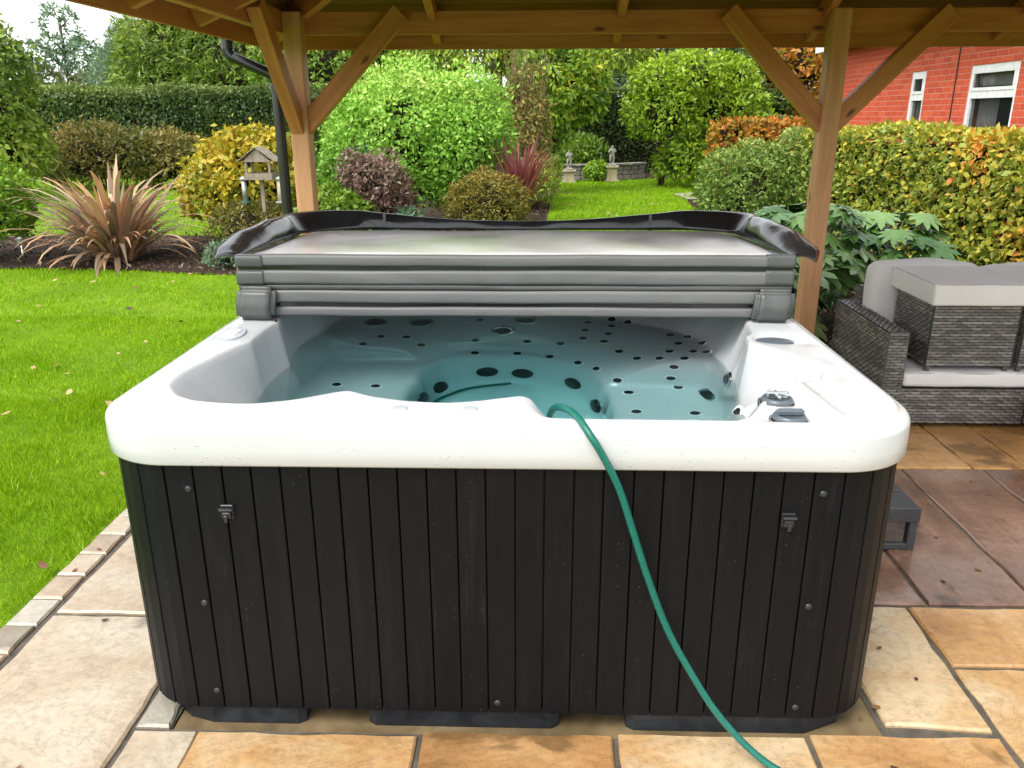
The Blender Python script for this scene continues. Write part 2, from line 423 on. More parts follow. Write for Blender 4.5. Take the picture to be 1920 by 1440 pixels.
def M_plank():
    m, nt, b = nodes('composite_plank')
    v = coords(nt, (14, 14, .9), 'Object', True)
    n = N(nt, 'ShaderNodeTexNoise', Scale=3.0, Detail=7, Roughness=.65, Distortion=.3); nt.links.new(v, n.inputs['Vector'])
    r = ramp(nt, n.outputs['Fac'], [(.3, (.0018, .0023, .0034)), (.55, (.0028, .0034, .0047)), (.75, (.0065, .0070, .0080))])
    g = coords(nt, (26, 26, 3.5), 'Object', True)
    sn = N(nt, 'ShaderNodeTexNoise', Scale=2.0, Detail=8, Roughness=.75); nt.links.new(g, sn.inputs['Vector'])
    big = N(nt, 'ShaderNodeTexNoise', Scale=1.6, Detail=3); nt.links.new(coords(nt, (1, 1, 1), 'Object', True), big.inputs['Vector'])
    a1 = ramp(nt, sn.outputs['Fac'], [(.55, (0, 0, 0)), (.75, (1, 1, 1))]); a2 = ramp(nt, big.outputs['Fac'], [(.48, (0, 0, 0)), (.66, (1, 1, 1))])
    sc_ = N(nt, 'ShaderNodeMath', operation='MULTIPLY'); nt.links.new(a1.outputs[0], sc_.inputs[0]); nt.links.new(a2.outputs[0], sc_.inputs[1])
    sc2 = N(nt, 'ShaderNodeMath', operation='MULTIPLY'); sc2.inputs[1].default_value = .55; nt.links.new(sc_.outputs[0], sc2.inputs[0])
    mx = N(nt, 'ShaderNodeMixRGB'); mx.inputs[2].default_value = (.030, .028, .025, 1); nt.links.new(sc2.outputs[0], mx.inputs[0]); nt.links.new(r.outputs[0], mx.inputs[1])
    vo = N(nt, 'ShaderNodeTexVoronoi', Scale=55.0); nt.links.new(coords(nt, (1, 1, 1), 'Object', True), vo.inputs['Vector'])
    dr = ramp(nt, vo.outputs['Distance'], [(.045, (1, 1, 1)), (.085, (0, 0, 0))])
    dm = N(nt, 'ShaderNodeTexNoise', Scale=4.0, Detail=3); nt.links.new(coords(nt, (1, 1, 1), 'Object', True), dm.inputs['Vector'])
    d2 = ramp(nt, dm.outputs['Fac'], [(.53, (0, 0, 0)), (.60, (1, 1, 1))])
    dd = N(nt, 'ShaderNodeMath', operation='MULTIPLY'); nt.links.new(dr.outputs[0], dd.inputs[0]); nt.links.new(d2.outputs[0], dd.inputs[1])
    mx2 = N(nt, 'ShaderNodeMixRGB'); mx2.inputs[2].default_value = (.10, .10, .10, 1); nt.links.new(dd.outputs[0], mx2.inputs[0]); nt.links.new(mx.outputs[0], mx2.inputs[1])
    nt.links.new(mx2.outputs[0], b.inputs['Base Color'])
    b.inputs['Roughness'].default_value = .5; b.inputs['Specular IOR Level'].default_value = .2
    bump(nt, b, n.outputs['Fac'], .3, .002); return m
M_PLANK = M_plank()
M_BLACK = M_plain('black_plastic', (.012, .012, .013), .38)
M_DARKJET = M_plain('jet_black', (.010, .012, .013), .35)
M_STEEL = M_plain('stainless', (.62, .63, .63), .18, metal=1)
M_GREYPL = M_plain('grey_plastic', (.09, .11, .13), .3)
M_LGREY = M_plain('light_grey_plastic', (.42, .45, .47), .3)
M_RING = M_plain('jet_ring_white', (.66, .68, .68), .2)
M_SCREW = M_plain('screw_grey', (.022, .022, .025), .35)

tub = empty('hot_tub', (0, 1.0, 0), 0, 'white acrylic hot tub with dark plank cabinet, full of water', 'hot tub')
TC = (0.0, 1.0)
def shell_mesh():
    NA = 720
    ph = np.arange(NA) * 2 * pi / NA
    def curve(pts, sig):
        a = np.array([atan2(y - TC[1], x - TC[0]) % (2 * pi) for x, y in pts]); r = np.array([math.hypot(x - TC[0], y - TC[1]) for x, y in pts])
        o = np.argsort(a); a = a[o]; r = r[o]
        v = np.interp(ph, np.r_[a[-1] - 2 * pi, a, a[0] + 2 * pi], np.r_[r[-1], r, r[0]])
        return gsm(v, sig)
    def gsm(v, sig):
        if sig <= 0: return v
        k = int(sig * 2 * 4); x = np.arange(-k, k + 1) * .5; g = np.exp(-.5 * (x / sig) ** 2); g /= g.sum()
        return np.convolve(np.r_[v[-k:], v, v[:k]], g, 'valid')
    def lev(pts, sig):      # z as a function of the angle in degrees
        a = np.array([p[0] for p in pts]); z = np.array([p[1] for p in pts]); d = np.degrees(ph)
        return gsm(np.interp(d, np.r_[a[-1] - 360, a, a[0] + 360], np.r_[z[-1], z, z[0]]), sig)
    D = curve([(.80, 1.5), (.80, 1.75), (.74, 1.84), (.6, 1.88), (0, 1.88), (-.6, 1.88), (-.75, 1.84), (-.81, 1.74), (-.82, 1.3), (-.816, .956), (-.827, .713), (-.873, .522), (-.90, .376), (-.89, .273), (-.838, .197), (-.774, .157), (-.685, .139), (-.617, .137), (-.519, .171), (-.425, .236), (-.399, .245), (-.334, .2), (-.246, .169), (-.137, .156), (-.058, .173), (.022, .208), (.058, .235), (.068, .230), (.081, .19), (.092, .135), (.118, .105), (.18, .095), (.306, .095), (.458, .095), (.54, .10), (.60, .115), (.655, .2), (.70, .30), (.765, .335), (.85, .36), (.885, .44), (.874, .52), (.84, .6), (.775, .70), (.741, .745), (.745, .78), (.79, .86), (.815, 1.026)], .55)
    W = curve([(-.80, 1.5), (-.79, 1.68), (-.72, 1.78), (-.5, 1.81), (0, 1.79), (.3, 1.75), (.42, 1.70), (.564, 1.603), (.70, 1.47), (.745, 1.38), (.742, 1.152), (.755, .957), (.72, .80), (.661, .652), (.70, .52), (.66, .40), (.55, .28), (.3, .25), (0, .25), (-.4, .27), (-.7, .33), (-.785, .48), (-.79, .609), (-.80, .75), (-.79, .973)], 1.2)
    C = curve([(-.76, 1.0), (-.765, 1.25), (-.70, 1.36), (-.594, 1.36), (-.40, 1.365), (-.31, 1.43), (-.27, 1.47), (-.15, 1.51), (.07, 1.49), (.243, 1.38), (.335, 1.21), (.39, 1.115), (.56, 1.10), (.67, 1.08), (.71, .95), (.69, .7), (.62, .5), (.4, .4), (0, .36), (-.4, .36), (-.66, .42), (-.74, .6)], 1.3)
    B = curve([(-.365, .907), (-.362, 1.155), (-.341, 1.313), (-.285, 1.395), (-.148, 1.435), (.071, 1.43), (.195, 1.36), (.275, 1.27), (.330, 1.112), (.347, .949), (.344, .803), (.31, .62), (.18, .53), (0, .5), (-.2, .53), (-.33, .62), (-.365, .78)], 1.5)
    C = np.maximum(C, B + .045); W = np.maximum(W, C + .035); D = np.maximum(D, W + .02)
    A = B * .90
    zD = lev([(0, .856), (268, .856), (274, .850), (279, .822), (292, .822), (301, .828), (307, .845), (312, .856)], .8)
    zC = lev([(0, .40), (10, .40), (14, .43), (30, .44), (90, .42), (125, .43), (145, .41), (200, .41), (330, .40)], 1.5)
    # outer rounded rectangle
    H, RR = 1.01, .205
    cx, sx = np.cos(ph), np.sin(ph)
    ro = H / np.maximum(np.abs(cx), np.abs(sx))
    k = H - RR
    ux, uy = np.abs(cx), np.abs(sx)
    bb = k * (ux + uy); disc = bb ** 2 - (2 * k * k - RR * RR)
    rc = bb + np.sqrt(np.maximum(disc, 0))
    corner = (ro * ux > k) & (ro * uy > k)
    ro = np.where(corner, rc, ro)
    rings = []; one = np.ones(NA)
    def seg(r0, z0, r1, z1, n, f=lambda t: t, g=lambda t: t):
        for i in range(n):
            t = i / n; rings.append((r0 + (r1 - r0) * g(t), z0 + (z1 - z0) * f(t)))
    sm = lambda t: t * t * (3 - 2 * t)
    seg(.02 * one, .125 * one, A, .13 * one, 9)
    seg(A, .13 * one, B, .395 * one, 12, f=lambda t: t ** .85)
    seg(B, .395 * one, C, zC, 8, f=lambda t: t)
    seg(C, zC, W, .69 * one, 14, f=lambda t: t ** .72)
    seg(W, .69 * one, D, zD, 10, f=lambda t: t ** 1.15)
    n0 = len(rings)
    # smooth fillets in the basin
    RZ = np.array([[r, z] for r, z in rings])          # (m,2,NA)
    for _ in range(3):
        RZ[1:-1] = .5 * RZ[1:-1] + .25 * (RZ[:-2] + RZ[2:])
    rings = [(a[0], a[1]) for a in RZ]
    rE = ro - .05
    rE = np.maximum(rE, D + .03)
    zE = .862 * one
    seg(D, zD, D + .014, np.minimum(zD + .008, .862), 4, f=lambda t: sin(t * pi / 2))
    seg(D + .014, np.minimum(zD + .008, .862), rE, zE, 18, f=sm)
    nE = len(rings)
    for (dr, z) in [(-.05, .862), (-.042, .8625), (-.036, .861), (-.031, .856), (-.024, .8525), (-.014, .8505), (-.007, .847), (-.002, .840), (0, .832), (.001, .79), (.0, .757), (-.004, .752), (-.012, .750), (-.03, .750)]:
        rings.append((ro + dr, z * one))
    X = np.array([TC[0] + r * cx for r, z in rings]); Y = np.array([TC[1] + r * sx for r, z in rings]); Z = np.array([z for r, z in rings])
    # sculpted details on the rim
    def gau(d, s): return np.exp(-.5 * (d / s) ** 2)
    rim = np.zeros(len(rings)); rim[n0 + 5:nE] = 1; rim = rim[:, None]
    tt = np.clip((Y - .33) / (.07 - .33), 0, 1); lx = .765 + (.79 - .765) * tt; ly = .33 + (.07 - .33) * tt
    Z = Z + rim * .013 * gau(np.hypot(X - lx, Y - ly), .016)
    Z = Z - rim * .016 * (1 / (1 + np.exp(-(X - .60) / .008))) * (1 / (1 + np.exp((X - .745) / .008))) * (1 / (1 + np.exp((Y - .275) / .010)))
    Z = Z - rim * .018 * gau(np.hypot((X - .87) / 1.6, (Y - .79)), .045)
    Z = Z - rim * .006 * gau(np.hypot((X + .917), (Y - .80) / 1.6), .05)
    V = np.stack([X, Y, Z], -1).reshape(-1, 3)
    m = len(rings); idx = np.arange(m * NA).reshape(m, NA)
    a = idx[:-1]; b2 = idx[1:]
    F = np.stack([a, np.roll(a, -1, 1), np.roll(b2, -1, 1), b2], -1).reshape(-1, 4)
    V = np.vstack([V, [[TC[0], TC[1], .125]]])
    Ft = [[int(idx[0, (j + 1) % NA]), int(idx[0, j]), len(V) - 1] for j in range(NA)]
    return V, F, Ft, (D, W, ph)
SV, SF, SFt, (SD, SW, SPH) = shell_mesh()
me = mesh_np('shell', SV - np.array([0, 1.0, 0]), SF, smooth=True)
bm = bmesh.new(); bm.from_mesh(me); bm.verts.ensure_lookup_table()
for f in SFt:
    q = bm.faces.new([bm.verts[i] for i in reversed(f)]); q.smooth = True
bmesh.ops.recalc_face_normals(bm, faces=bm.faces[:]); bm.to_mesh(me); bm.free()
shell = link('shell', me, M_SHELL, tub)
SHELL_BVH = BVHTree.FromPolygons([tuple(v) for v in SV], [tuple(f) for f in SF.tolist()])

# water: a closed body, top face just inside the wall at the water line
def M_water():
    m, nt, b = nodes('tub_water')
    nt.nodes.remove(b)
    g = nt.nodes.new('ShaderNodeBsdfGlass'); g.inputs['IOR'].default_value = 1.33; g.inputs['Roughness'].default_value = 0.0
    g.inputs['Color'].default_value = (1, 1, 1, 1)
    n = N(nt, 'ShaderNodeTexNoise', Scale=3.0, Detail=2); nt.links.new(coords(nt), n.inputs['Vector'])
    bn = nt.nodes.new('ShaderNodeBump'); bn.inputs['Strength'].default_value = .09; bn.inputs['Distance'].default_value = .02
    nt.links.new(n.outputs['Fac'], bn.inputs['Height']); nt.links.new(bn.outputs[0], g.inputs['Normal'])
    va = nt.nodes.new('ShaderNodeVolumeAbsorption'); va.inputs['Color'].default_value = (.0, .93, .945, 1); va.inputs['Density'].default_value = .70
    out = nt.nodes['Material Output']
    nt.links.new(g.outputs[0], out.inputs['Surface']); nt.links.new(va.outputs[0], out.inputs['Volume'])
    return m
M_WATER = M_water()
wp = [(TC[0] + (SW[i] + .012) * cos(SPH[i]), TC[1] + (SW[i] + .012) * sin(SPH[i])) for i in range(0, 720, 4)]
water = MB().prism(wp, .06, .69).obj('water', M_WATER)
tag(water, 'clear teal water filling the hot tub', 'water', kind='structure')

# jets: plan positions and heights on the moulded seats
JETS = [(-0.572,1.528,0.573,'s'),(-0.467,1.545,0.551,'s'),(-0.631,1.44,0.548,'s'),(-0.397,1.48,0.5,'s'),(-0.176,1.563,0.495,'s'),(0.044,1.55,0.496,'s'),(0.184,1.509,0.508,'s'),(-0.172,1.467,0.41,'s'),(0.005,1.469,0.405,'s'),(0.139,1.425,0.409,'s'),(0.251,1.343,0.417,'s'),(0.319,1.261,0.427,'s'),(0.387,1.121,0.432,'s'),(0.419,1.029,0.395,'s'),(0.425,0.846,0.395,'s'),(0.307,1.688,0.658,'s'),(0.291,1.609,0.611,'s'),(0.278,1.532,0.563,'s'),(0.407,1.635,0.657,'s'),(0.386,1.55,0.611,'s'),(0.363,1.479,0.569,'s'),(0.477,1.66,0.687,'s'),(0.414,1.362,0.543,'s'),(0.475,1.266,0.547,'s'),(0.555,1.228,0.585,'s'),(0.596,1.139,0.569,'s'),(0.581,1.107,0.472,'s'),(0.605,1.076,0.404,'s'),(0.631,1.477,0.669,'s'),(0.694,1.432,0.682,'s'),(0.648,1.369,0.649,'s'),(0.601,1.29,0.616,'s'),(0.642,1.186,0.628,'s'),(0.685,1.25,0.656,'s'),(0.733,1.334,0.685,'s'),(0.729,1.219,0.68,'s'),(-0.656,1.073,0.406,'s'),(-0.51,1.068,0.4,'s'),(0.621,0.829,0.4,'s'),(0.694,0.565,0.683,'s'),(0.412,1.703,0.69,'s'),(-0.168,1.749,0.637,'s'),(-0.624,1.686,0.641,'l'),(-0.424,1.704,0.628,'l'),(-0.062,1.641,0.566,'l'),(0.039,1.736,0.652,'l'),(0.688,0.977,0.422,'l'),(0.743,0.92,0.648,'l'),(-0.118,1.41,0.236,'x'),(0.028,1.408,0.223,'x'),(0.231,1.287,0.232,'x'),(-0.301,1.295,0.171,'x'),(-0.347,1.115,0.233,'x'),(0.31,1.087,0.205,'x')]

def jet_mesh(kind):
    if kind == 's': prof = [(.0175, -.004), (.0175, .003), (.0155, .0045), (.008, .003), (.0, .003)]
    elif kind == 'l': prof = [(.036, -.004), (.036, .004), (.031, .007), (.027, .005), (.014, .006), (.0, .004)]
    else: prof = [(.046, -.006), (.046, .006), (.042, .011), (.02, .014), (.0, .014)]
    return prof
_jm = {}
for k in 'slx':
    m = MB(); m.lathe(jet_mesh(k), 20 if k != 's' else 14, cap=False); _jm[k] = m.mesh('jet_' + k, True)
    ring = MB(); p = jet_mesh(k)[:3]; r0 = p[0][0]
    ring.lathe([(r0 * 1.5, -.004), (r0 * 1.5, .0020), (r0 * 1.25, .0050), (r0 * 1.0, .002)], 20, cap=False); _jm[k + 'r'] = ring.mesh('jet_ring_' + k, True)
for (x, y, z, k) in JETS:
    p, nrm, _, _ = SHELL_BVH.find_nearest(Vector((x, y, z)))
    if nrm.z < 0 or nrm.dot(Vector((0, 1, .9)) - p) < 0: nrm = -nrm
    q = nrm.to_track_quat('Z', 'Y').to_euler()
    lo = p - Vector((0, 1, 0)) + nrm * .001
    j = link('suction_cover' if k == 'x' else 'jet', _jm[k], M_DARKJET, tub, loc=lo, rot=q)
    if k != 'x':
        rg = link('ring', _jm[k + 'r'], M_RING if k == 's' else M_STEEL, j)

# cabinet: liner, base pan, planks
def rrect(H, RR, n=8, cy=1.0):
    o = []
    for (cx, c2, a0) in ((H - RR, H - RR, 0), (-H + RR, H - RR, pi / 2), (-H + RR, -H + RR, pi), (H - RR, -H + RR, 1.5 * pi)):
        for i in range(n + 1):
            a = a0 + i * pi / 2 / n; o.append((cx + RR * cos(a), c2 + RR * sin(a)))
    return o
liner = MB().prism(rrect(.968, .165), .05, .752); liner.F = [f for f in liner.F if len(f) == 4]
liner.obj('cabinet_liner', M_BLACK, tub)
pan = MB()
for (x0, x1) in [(-.90, -.53), (-.36, .15), (.33, .80)]:
    if x0 == -.90: pan.prism([(-.965, -.80), (-.93, -.90), (-.85, -.965), (-.78, -.985), (x1 - .02, -.985), (x1, -.972), (x1, -.3), (-.965, -.3)], -.0155, .048)
    elif x1 == .80: pan.prism([(x0, -.972), (x0 + .02, -.985), (.80, -.985), (.90, -.94), (.96, -.83), (.96, -.3), (x0, -.3)], -.0155, .048)
    else: pan.prism([(x0, -.972), (x0 + .02, -.985), (x1 - .02, -.985), (x1, -.972), (x1, -.3), (x0, -.3)], -.0155, .048)
pan.prism([(-.9, -.3), (.9, -.3), (.93, .9), (-.93, .9)], -.0155, .05)
M_PAN = M_noise('base_pan_black', [(.3, (.004, .005, .007)), (.7, (.018, .022, .028))], scale=9, rough=(.25, .6), bs=.4, bd=.004, distort=.5)
pan.obj('base_pan', M_PAN, tub)
# skirt under planks in the gaps
MB().box(-.80, .80, -.955, -.945, .03, .055).obj('base_rail', M_BLACK, tub)
PW = .0705
def plank_mesh(w, bowed=0.0):
    """upright plank facing -Y; bowed: radius of the corner it follows"""
    h0, h1 = .040, .752
    prof = [(-w / 2 + .0008, .014), (-w / 2 + .0008, .0055), (-w / 2 + .0018, .0012), (-w / 2 + .004, 0), (0, 0), (w / 2 - .004, 0), (w / 2 - .0018, .0012), (w / 2 - .0008, .0055), (w / 2 - .0008, .014)]
    if bowed:
        prof = [(x, y + (bowed - sqrt(bowed ** 2 - x * x))) for x, y in prof]
    n = len(prof)
    V = [(x, y, h0) for x, y in prof] + [(x, y, h1) for x, y in prof]
    F = [(i, i + 1, n + i + 1, n + i) for i in range(n - 1)] + [tuple(range(n))[::-1]]
    return V, F
_pm = MB(); _pm.add(*plank_mesh(PW)); _pm = _pm.mesh('plank')
CR = .18; CH = .9925
arc = CR * pi / 2; nc = 4; _cm = MB(); _cm.add(*plank_mesh(arc / nc, CR)); _cm = _cm.mesh('corner_plank')
span = 2 * (CH - CR); ns = 23; PWs = span / ns
for side in range(4):
    rz = side * pi / 2
    for i in range(ns):
        x = -span / 2 + (i + .5) * PWs
        v = Matrix.Rotation(rz, 3, 'Z') @ Vector((x, -CH + R.uniform(0, .0012), 0))
        link('plank', _pm, M_PLANK, tub, loc=v, rot=(0, 0, rz), scale=(PWs / PW * .994 if i % 2 else PWs / PW * .982, 1, 1))
    for i in range(nc):
        a = (i + .5) * (pi / 2) / nc
        c = Vector((CH - CR, -(CH - CR), 0)); d = Vector((sin(a), -cos(a), 0)) * CR
        v = Matrix.Rotation(rz, 3, 'Z') @ (c + d)
        link('plank', _cm, M_PLANK, tub, loc=v, rot=(0, 0, rz + a), scale=(.97, 1, 1))
yf = -CH
# screws
scm = MB().lathe([(.009, 0), (.009, .002), (.006, .0045), (0, .005)], 12, cap=False).mesh('screw', True)
for (x, z) in [(-.757, .685), (-.757, .365), (-.757, .095), (.765, .69), (.765, .38), (.765, .075), (-.012, .072)]:
    link('screw', scm, M_SCREW, tub, loc=(x, yf, z), rot=(pi / 2, 0, 0))
# latches
for (x, z, s) in [(-.668, .625, 1), (.690, .62, -1)]:
    la = MB().box(-.016, .016, -.005, .004, -.019, .019, .002).obj('latch', M_BLACK, tub, loc=(x, yf, z))
    MB().box(-.011, .011, -.013, -.005, -.016, .003, .003).box(-.004, .004, -.019, -.012, -.022, -.004, .001).obj('clasp', M_SCREW, la)
    MB().tube([(-.016, -.012, .010), (.016, -.012, .010)], .004, 8).obj('pivot_pin', M_SCREW, la)
# rim fittings
def knob(x, y, z, flat):
    k = MB().lathe([(.040, -.008), (.040, .010), (.037, .016), (.032, .018), (.030, .014), (0, .014)], 28, cap=False).obj('diverter_knob', M_GREYPL, tub, True, loc=(x, y - 1, z))
    MB().lathe([(.047, -.01), (.047, .004), (.041, .006)], 28, cap=False).obj('bezel', M_STEEL, k, True)
    if flat: MB().box(-.034, .034, -.008, .008, .012, .030, .005).obj('grip', M_GREYPL, k)
    else: MB().box(-.028, .028, -.006, .006, .012, .032, .004).box(-.006, .006, -.026, .026, .012, .028, .004).obj('grip', M_STEEL, k)
    return k
knob(.695, .205, .846, False); knob(.690, .083, .846, True)
lid = MB().lathe([(.055, -.01), (.055, .004), (.05, .008), (0, .009)], 30, cap=False).obj('filter_lid', M_GREYPL, tub, True, loc=(.845, -.222, .845)); lid.scale = (1.15, .85, 1)
for (x, y) in [(-.25, .10), (-.079, .10)]:
    MB().lathe([(.021, -.004), (.021, .0015), (.018, .0025), (0, .002)], 24, cap=False).obj('light_lens', M_LGREY, tub, True, loc=(x, y - 1, .8615))
cp = MB()
ov = [(.042 * cos(a) * (1 - .12 * sin(a)), .082 * sin(a)) for a in [2 * pi * i / 32 for i in range(32)]]
cp.prism(ov, -.006, .006).obj('control_panel', M_LGREY, tub, loc=(-.918, -.20, .858), rot=(0, 0, .04))
MB().box(-.020, .020, -.036, .036, .006, .0085, .001).obj('display', M_plain('display_white', (.82, .84, .85), .25), [c for c in tub.children if c.name.startswith('control_panel')][0])

# ================================================================== FOLDED COVER
M_VINYL = M_noise('grey_vinyl', [(.3, (.105, .105, .103)), (.7, (.150, .150, .145))], scale=2.5, stretch=(1, 3, 5), rough=(.35, .55), bs=.25, bd=.004, bscale=7, distort=.5)
M_VINYL_D = M_noise('dark_grey_vinyl', [(.3, (.055, .060, .058)), (.7, (.095, .10, .097))], scale=4, rough=(.28, .5), bs=.5, bd=.008, bscale=9, distort=.8)
M_LINER = M_noise('cover_liner', [(.3, (.70, .675, .665)), (.7, (.77, .74, .725))], scale=1.1, stretch=(1, 1, 1), rough=(.10, .30), bs=.12, bd=.004, bscale=3, distort=.6)
M_SKIRT = M_noise('black_vinyl', [(.3, (.010, .011, .012)), (.7, (.022, .024, .026))], scale=3, rough=(.10, .24), bs=.45, bd=.012, bscale=5, distort=1.2)
cov = empty('hot_tub_cover', (0, 1.5, .866), 0, 'grey hot tub cover folded in half on the back of the rim', 'cover')
CW = .955
def P(mb, name, mat, smooth=False, par=None):
    o = mb.obj(name, mat, None, smooth); off = cov.location
    me = o.data
    for v in me.vertices: v.co -= off
    o.parent = cov if par is None else par
    return o
def strip(x0, x1, y, z0, z1, bulge=.007, nx=48, nz=9, wav=.0009, dep=.03, seed=0):
    """soft vinyl band facing -Y"""
    m = MB(); rg = random.Random(seed); ph = [rg.uniform(0, 6.28) for _ in range(4)]
    V = []
    for i in range(nx + 1):
        x = x0 + (x1 - x0) * i / nx
        w = wav * (sin(x * 5 + ph[0]) + .6 * sin(x * 13 + ph[1]))
        for j in range(nz + 1):
            t = j / nz; s = sin(pi * t) ** .2
            V.append((x, y + .007 - bulge * s + .3 * w * sin(pi * t), z0 + (z1 - z0) * t + w))
    a = len(V)
    V += [(x, y + dep, z) for (x, _, z) in V]
    F = []
    k = nz + 1
    for i in range(nx):
        for j in range(nz):
            p = i * k + j
            F.append((p, p + k, p + k + 1, p + 1))
            F.append((a + p, a + p + 1, a + p + k + 1, a + p + k))
        F.append((i * k, a + i * k, a + (i + 1) * k, (i + 1) * k))
        F.append((i * k + nz, (i + 1) * k + nz, a + (i + 1) * k + nz, a + i * k + nz))
    for i in (0, nx):
        for j in range(nz):
            p = i * k + j; q = (p, p + 1, a + p + 1, a + p)
            F.append(q if i == 0 else q[::-1])
    return m.add(V, F)
def slabm(z00, z01, z10, z11, y0=1.012, y1=2.005, cw=CW):
    V = [(-cw, y0, z00), (cw, y0, z00), (cw, y1, z10), (-cw, y1, z10), (-cw, y0, z01), (cw, y0, z01), (cw, y1, z11), (-cw, y1, z11)]
    return MB().add(V, [(3, 2, 1, 0), (4, 5, 6, 7), (0, 1, 5, 4), (1, 2, 6, 5), (2, 3, 7, 6), (3, 0, 4, 7)])
lo_p = P(slabm(.872, .976, .872, .955), 'lower_panel', M_SKIRT)
up_p = P(slabm(.980, 1.080, .959, 1.034), 'upper_panel', M_SKIRT)
# liner with soft edges on top of the flipped half
V = []; nx, ny = 60, 30
for j in range(ny + 1):
    t = j / ny; y = 1.006 + (2.0 - 1.006) * t
    for i in range(nx + 1):
        s = i / nx; x = -CW + 2 * CW * s
        e = min(s, 1 - s, t, 1 - t) * 12; e = min(1, e); e = sqrt(max(0, 1 - (1 - e) ** 2))
        z = 1.074 + (1.030 - 1.074) * t + .012 * e + .0025 * sin(x * 4 + 1) * sin(t * 3) + .0015 * sin(x * 11 + y * 7)
        V.append((x, y, z))
F = [(j * (nx + 1) + i, j * (nx + 1) + i + 1, (j + 1) * (nx + 1) + i + 1, (j + 1) * (nx + 1) + i) for j in range(ny) for i in range(nx)]
P(MB().add(V, F), 'liner', M_LINER, True, up_p).location = (0, 0, 0)
for n_, (z0, z1) in enumerate([(1.049, 1.087), (.986, 1.034)]):
    P(strip(-CW, CW, .998, z0, z1, seed=n_), 'vinyl_band', M_VINYL, True, up_p)
    for s in (-1, 1):
        P(strip(min(s * .957, s * .862), max(s * .957, s * .862), .995, z0 - .001, z1 + .001, nx=10, seed=9 + n_, wav=.002), 'corner_patch', M_VINYL_D, True, up_p)
P(strip(-CW, CW, 1.004, .966, .984, seed=5, bulge=.008), 'hinge_band', M_VINYL_D, True)
for n_, (z0, z1) in enumerate([(.920, .964), (.874, .906)]):
    P(strip(-CW, CW, .998, z0, z1, seed=20 + n_), 'vinyl_band', M_VINYL, True, lo_p)
for s in (-1, 1):
    m = MB(); bm = bmesh.new(); bmesh.ops.create_cube(bm, size=1)
    for v in bm.verts: v.co = Vector((v.co.x * .135, v.co.y * .05, v.co.z * .118))
    bmesh.ops.bevel(bm, geom=bm.edges[:], offset=.016, segments=4, affect='EDGES')
    bmesh.ops.subdivide_edges(bm, edges=[e for e in bm.edges if e.calc_length() > .04], cuts=6, use_grid_fill=True)
    for v in bm.verts:
        v.co.y -= .006 * cos(v.co.z * 58 + .4) * (1 if v.co.y < 0 else 0) + .003 * sin(v.co.x * 60)
        v.co.x += .004 * sin(v.co.z * 40)
    bm.verts.index_update(); m.add([v.co + Vector((s * .892, .985, .922 if s < 0 else .918)) for v in bm.verts], [[v.index for v in f.verts] for f in bm.faces]); bm.free()
    P(m, 'corner_pad', M_VINYL_D, True)
P(MB().box(-.842, -.824, .967, .985, .842, .868, .004), 'strap_buckle', M_BLACK)
# skirt: a flap standing up round the three free edges of the flipped half
path = []
def lerp(a, b, t): return a + (b - a) * t
RC = .24; n1 = 22
def zc_(y): return lerp(1.076, 1.034, (y - 1.0) / 1.0)
for i in range(n1 + 1):
    y = lerp(1.0, 2.0 - RC, i / n1); path.append((-CW, y, zc_(y), Vector((-1, 0, 0)), (y - 1.0), 'L', 0))
for i in range(1, 13):
    a = i / 12 * pi / 2; x = -CW + RC - RC * cos(a); y = 2.0 - RC + RC * sin(a); path.append((x, y, zc_(y), Vector((-cos(a), sin(a), 0)), 1, 'C', sin(2 * a)))
for i in range(1, 51):
    x = lerp(-CW + RC, CW - RC, i / 50); path.append((x, 2.0, 1.034, Vector((0, 1, 0)), 1, 'B', abs(x) / (CW - RC)))
for i in range(1, 13):
    a = (1 - i / 12) * pi / 2; x = CW - RC + RC * cos(a); y = 2.0 - RC + RC * sin(a); path.append((x, y, zc_(y), Vector((cos(a), sin(a), 0)), 1, 'C', sin(2 * a)))
for i in range(1, n1 + 1):
    y = lerp(2.0 - RC, 1.0, i / n1); path.append((CW, y, zc_(y), Vector((1, 0, 0)), (y - 1.0), 'L', 0))
V = []; nv = 9
for q, (x, y, z, o_n, t, kd, u) in enumerate(path):
    f = q / (len(path) - 1)
    if kd == 'L':
        out = float(np.interp(t, [0, .12, .45, .76], [.085, .110, .090, .060])); hgt = float(np.interp(t, [0, .1, .3, .55, .76], [.010, .034, .068, .084, .082]))
    elif kd == 'C':
        out = .050 + .060 * u; hgt = .080
    else:
        out = .022 + .028 * u ** 4; hgt = .036 + .043 * u ** 1.8
    wob = .009 * sin(f * 41) + .005 * sin(f * 97 + 1)
    for j in range(nv):
        s = j / (nv - 1)
        rise = hgt * sin(s * pi / 2 * 1.02); go = out * s ** (1.5 if kd != 'C' else 1.1) + wob * s * (1 - .3 * s)
        dz = -.030 * (1 - t) ** 2 * s ** 3 if kd == 'L' else 0
        p = Vector((x, y, z + .006)) + o_n * go + Vector((0, 0, rise + dz))
        if kd == 'L' and t < .12: p.y += .05 * s * (1 - t / .12) * .6
        V.append(p)
F = [(i * nv + j, (i + 1) * nv + j, (i + 1) * nv + j + 1, i * nv + j + 1) for i in range(len(path) - 1) for j in range(nv - 1)]
sk = P(MB().add(V, F), 'skirt', M_SKIRT, True)
so = sk.modifiers.new('thickness', 'SOLIDIFY'); so.thickness = .003; so.offset = 0
for x in (-.62, .60):
    z0 = 1.075 if x < 0 else 1.078
    P(MB().box(x - .007, x + .007, 2.002, 2.012, 1.03, 1.112, .002), 'strap', M_VINYL_D)

